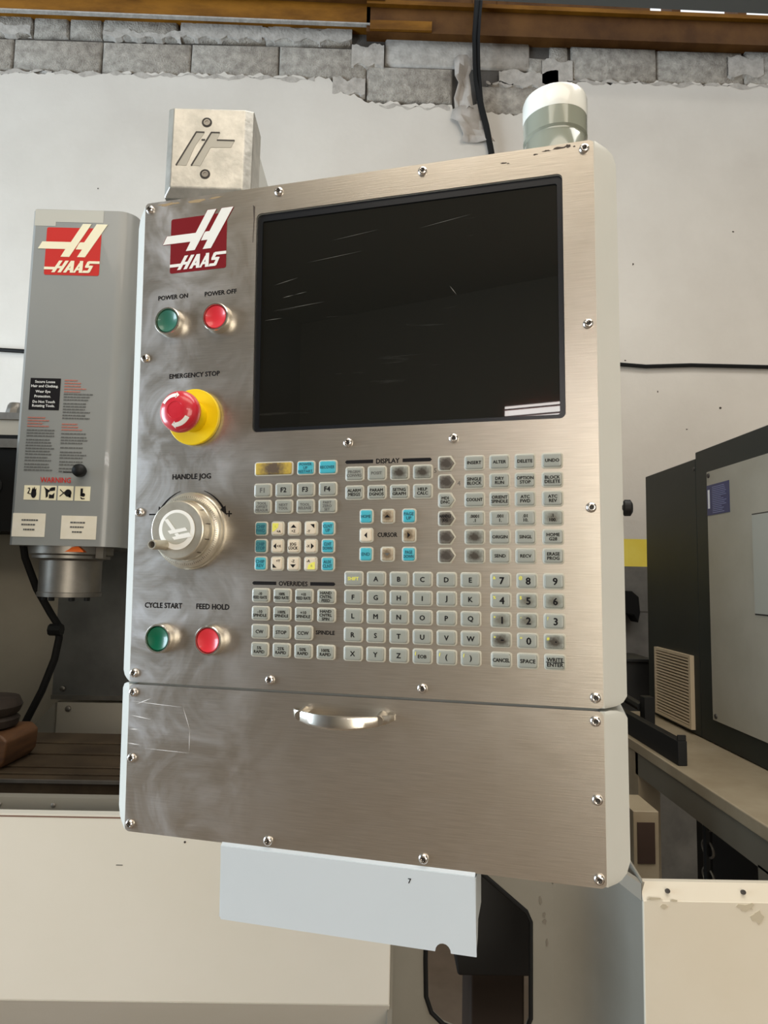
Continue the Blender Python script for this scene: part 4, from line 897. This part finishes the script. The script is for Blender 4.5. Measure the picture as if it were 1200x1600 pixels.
MB().loft([[(x, y, 0.45), (x + 0.004, y + 0.008, 0.45), (x + 0.004, y + 0.008, 1.12 - 0.10 * k / 6), (x, y, 1.12 - 0.10 * k / 6)] for k, (x, y) in enumerate(pth)]).build('rolled_panel', M_GREY, mill, sharp=50)
for i, (x, z, w_, h_) in enumerate(((0.318, 0.905, 0.012, 0.02), (0.326, 0.868, 0.010, 0.014), (0.330, 0.83, 0.006, 0.02), (0.325, 0.88, 0.008, 0.012), (0.252, 0.965, 0.02, 0.012))):
    r_ = random.Random(60 + i); MB().prism([(x + w_ / 2 * r_.uniform(.3, 1) * math.cos(k), z + h_ / 2 * r_.uniform(.3, 1) * math.sin(k)) for k in [2 * PI * q / 12 for q in range(12)]], GY - 0.0008, GY + 0.001).build('grease_mark', mat('grease', (0.17, 0.15, 0.12), 0.6), rp)
ra = MB().box((0.437, 1.10, 0.45), (0.80, 1.115, 0.993)).build('right_apron', M_APRON2, mill, bevel=0.0015)
MB().prism([(1.10, 0.991), (1.112, 0.991), (1.125, 1.016), (1.113, 1.017)], 0.437, 0.80, 'yz').build('apron_flange', M_APRON2, ra)
for x in (0.478, 0.60): MB().lathe((x, 1.105, 1.006), (0, -0.9, 0.42), [(0.0035, -0.004), (0.0035, 0.0030), (0.002, 0.0032)], 8).build('flange_hole', M_DARKSOCK, ra)
MB().loft([[(0.385, 1.16, 1.035), (0.392, 1.17, 1.035), (0.392, 1.17, 1.02), (0.385, 1.16, 1.02)], [(0.436, 1.105, 1.016), (0.444, 1.112, 1.016), (0.444, 1.112, 0.990), (0.436, 1.105, 0.990)]]).build('corner_flange', M_GREY, ra)
for i, (x, z, w_, h_) in enumerate(((0.455, 0.996, 0.03, 0.006), (0.485, 0.994, 0.02, 0.004), (0.60, 0.985, 0.05, 0.02), (0.62, 0.972, 0.03, 0.03), (0.47, 0.985, 0.016, 0.010))):
    r_ = random.Random(80 + i); MB().prism([(x + w_ / 2 * r_.uniform(.3, 1) * math.cos(k), z + h_ / 2 * r_.uniform(.3, 1) * math.sin(k)) for k in [2 * PI * q / 12 for q in range(12)]], 1.0992, 1.1005).build('oil_stain', mat('oil stain', (0.50, 0.44, 0.33), 0.5), ra)
# under the machine, seen through the opening
tag(MB().prism([(0.20, 0.62), (0.42, 0.62), (0.42, 0.95), (0.19, 0.95), (0.185, 0.75)], 1.55, 1.75).box((0.22, 1.50, 0.95), (0.42, 1.75, 1.06)).build('coolant_tank', mat('black tank', (0.016, 0.015, 0.014), 0.5), None, bevel=0.006), 'black coolant tank behind the rubber-edged opening under the pendant', 'tank')
tag(MB().prism([(0.235, 0.0), (0.36, 0.0), (0.36, 0.62), (0.235, 0.62)], 1.60, 1.74).build('pump_column', mat('brown black iron', (0.05, 0.032, 0.022), 0.6), None, bevel=0.008), 'dark brown iron column under the coolant tank in the opening', 'column')

# what lies on the table
vm = mat('blackened iron', (0.022, 0.016, 0.013), 0.6, 0.0, col2=(0.038, 0.028, 0.022), nscale=20, spec=0.2)
tag(MB().lathe((-0.925, 1.62, 1.1205), (0, 0, 1), [(0.060, 0), (0.072, 0.006), (0.076, 0.022), (0.066, 0.030), (0.074, 0.036), (0.080, 0.052), (0.072, 0.070), (0.03, 0.074)], 20).build('iron_clamp', vm), 'dark round iron clamp sitting on the wooden block', 'clamp')
tag(MB().prism([(-1.10, 1.041), (-0.850, 1.041), (-0.836, 1.060), (-0.833, 1.105), (-0.850, 1.120), (-1.10, 1.120)], 1.555, 1.70).build('wood_block', M_WOOD, None, bevel=0.006), 'brown wooden block lying on the machine table', 'wood block')

# ================================================================== THE DARK MACHINE ON THE RIGHT
dm = thing('machine_cabinet', 'dark green-grey machine with steel cover plate and beige vent at the right', 'machine', T(1.2, 2.0, 0))
FX = 1.07
MB().box((FX, 2.19, 0.998), (1.9, 2.605, 1.915)).build('cabinet_rear', M_GREEND, dm, bevel=0.003)
cf = MB().box((FX, 1.20, 0.998), (1.9, 2.19, 1.936)).build('cabinet_front', M_GREEND, dm, bevel=0.003)
cov = MB().box((FX - 0.006, 1.25, 1.072), (FX + 0.002, 2.105, 1.855)).build('cover_plate', M_PANEL, cf, bevel=0.001)
def onx(y0, y1, z0, z1, x=FX - 0.0085, t=0.003): return MB().box((x, y0, z0), (x + t, y1, z1))
MB().prism([(1.30, 1.412), (1.852, 1.412), (1.852, 1.696), (1.30, 1.696)], FX - 0.0075, FX - 0.004, 'yz').build('access_door_gap', M_DARKSOCK, cov)
MB().prism([(1.304, 1.416), (1.848, 1.416), (1.848, 1.692), (1.304, 1.692)], FX - 0.010, FX - 0.004, 'yz').build('access_door', mat('pale steel door', (0.36, 0.355, 0.31), 0.45, 0.0, spec=0.3), cov)
stn = onx(1.969, 2.103, 1.713, 1.810, FX - 0.0075).build('notice_sticker', M_NAVY, cov)
mb = MB(); r_ = random.Random(5)
for k in range(15):
    z = 1.800 - k * 0.0058; mb.box((FX - 0.0082, 2.068 - 0.085 * r_.uniform(0.6, 1), z), (FX - 0.0074, 2.068, z + 0.0018))
mb.build('small_print', mat('pale blue print', (0.22, 0.24, 0.42), 0.5), stn)['kind'] = 'stuff'
onx(2.085, 2.096, 1.735, 1.795, FX - 0.0082, 0.001).build('sticker_mark', M_HAZE, stn)
for y, z in ((2.092, 1.842), (2.085, 1.086)): MB().lathe((FX - 0.006, y, z), (-1, 0, 0), [(0.008, 0), (0.007, 0.003), (0.004, 0.004)], 12).build('screw', M_DARKSOCK, cov)
MB().lathe((FX, 2.20, 1.882), (-1, 0, 0), [(0.007, 0), (0.006, 0.003)], 12).build('screw', M_DARKSOCK, cf)
# louvred vent
vf = MB().box((FX - 0.004, 2.236, 1.016), (FX, 2.514, 1.250)).build('vent_grille', M_DARKSOCK, dm)  # dark backing sheet, paints the shade in the gaps between slats
fr = MB().box((FX - 0.014, 2.232, 1.012), (FX, 2.518, 1.022)).box((FX - 0.014, 2.232, 1.244), (FX, 2.518, 1.254)).box((FX - 0.014, 2.232, 1.022), (FX, 2.246, 1.244)).box((FX - 0.014, 2.504, 1.022), (FX, 2.518, 1.244))
fr.build('vent_frame', M_VENT, vf)
for k in range(21):
    z = 1.2415 - k * 0.01055
    MB().prism([(FX - 0.004, z), (FX - 0.0135, z - 0.0015), (FX - 0.0140, z - 0.0065), (FX - 0.0115, z - 0.0065), (FX - 0.004, z - 0.003)], 2.246, 2.504, 'xz').build('slat', M_VENT, vf)
M_SKIRT = mat('grey brown skirt', (0.15, 0.135, 0.105), 0.6, spec=0.15)
# counter, skirt and open frame
ct = MB().box((0.828, 1.10, 0.962), (1.9, 2.62, 0.995)).build('counter', M_COUNTER, dm, bevel=0.004)
MB().box((0.832, 1.10, 0.895), (0.85, 2.14, 0.964)).build('skirt', M_SKIRT, dm)
MB().box((0.832, 1.10, 0.0), (0.90, 1.47, 0.90)).build('leg_panel', M_SKIRT, dm)
MB().box((0.832, 2.12, 0.0), (0.90, 2.26, 0.985)).build('leg_panel', M_COUNTER, dm)
MB().box((1.05, 1.4, 0.0), (1.10, 2.2, 0.94)).build('back_board', M_BLACK, dm)
for z in (0.862, 0.793, 0.722):
    ring_ = [(0.90 + 0.0 * a, 1.825 + 0.030 * math.cos(2 * PI * a / 24), z + 0.020 * math.sin(2 * PI * a / 24)) for a in range(25)]
    MB().tube(ring_, 0.0035, 6).build('spring_coil', M_STEELD, dm)
MB().tube([(0.90, 1.825, 0.60), (0.90, 1.825, 0.90)], 0.012, 8).build('spring_rod', M_BLACK, dm)
MB().lathe((1.00, 1.47, 0.996), (0, 0, 1), [(0.014, 0), (0.014, 0.012), (0.008, 0.016)], 12).build('counter_bolt', M_DARKSOCK, ct)
tag(MB().box((0.842, 1.862, 0.9955), (0.868, 2.60, 1.062)).box((0.842, 1.862, 1.0615), (0.866, 1.868, 1.078)).build('black_rail', M_BLACK, None, bevel=0.002), 'black square rail lying along the front edge of the cream counter', 'rail')
tag(MB().box((0.90, 2.23, 0.9955), (0.935, 2.27, 1.115)).tube([(0.86, 2.9, 1.11), (0.90, 2.45, 1.085), (0.905, 2.27, 1.075)], 0.016, 8).build('black_lever', M_BLACK, None, bevel=0.002), 'black lever with a square stop beside the beige vent', 'lever')
jb = thing('junction_box', 'cream metal box with a rust-brown opening below the counter', 'box', T(0.65, 1.66, 0.80))
MB().box((0.615, 1.60, 0.60), (0.675, 1.72, 0.962)).build('body', M_COUNTER, jb, bevel=0.002)
MB().prism([(0.6235, 0.845), (0.6645, 0.845), (0.6645, 0.937), (0.6235, 0.937)], 1.5975, 1.602).build('opening', mat('rust dark', (0.04, 0.02, 0.012), 0.7), jb)
MB().box((0.615, 1.60, 0.0), (0.675, 1.72, 0.60)).build('stand', M_GREY, jb)
# black bag and bin against the wall
tag(MB().prism([(1.16, 1.454), (1.28, 1.449), (1.314, 1.42), (1.32, 1.341), (1.309, 1.29), (1.286, 1.329), (1.16, 1.346)], 3.30, 3.40).build('black_bag', M_BLACK, None, bevel=0.006), 'black bag hanging above the dark bin by the yellow wall band', 'bag')
tag(MB().box((1.0, 2.80, 0.0), (1.16, 3.0, 1.16)).box((1.0, 2.79, 1.16), (1.17, 3.01, 1.175)).build('dark_bin', mat('dark bin', (0.02, 0.02, 0.02), 0.5), None, bevel=0.004), 'dark upright bin against the wall below the black bag', 'bin')
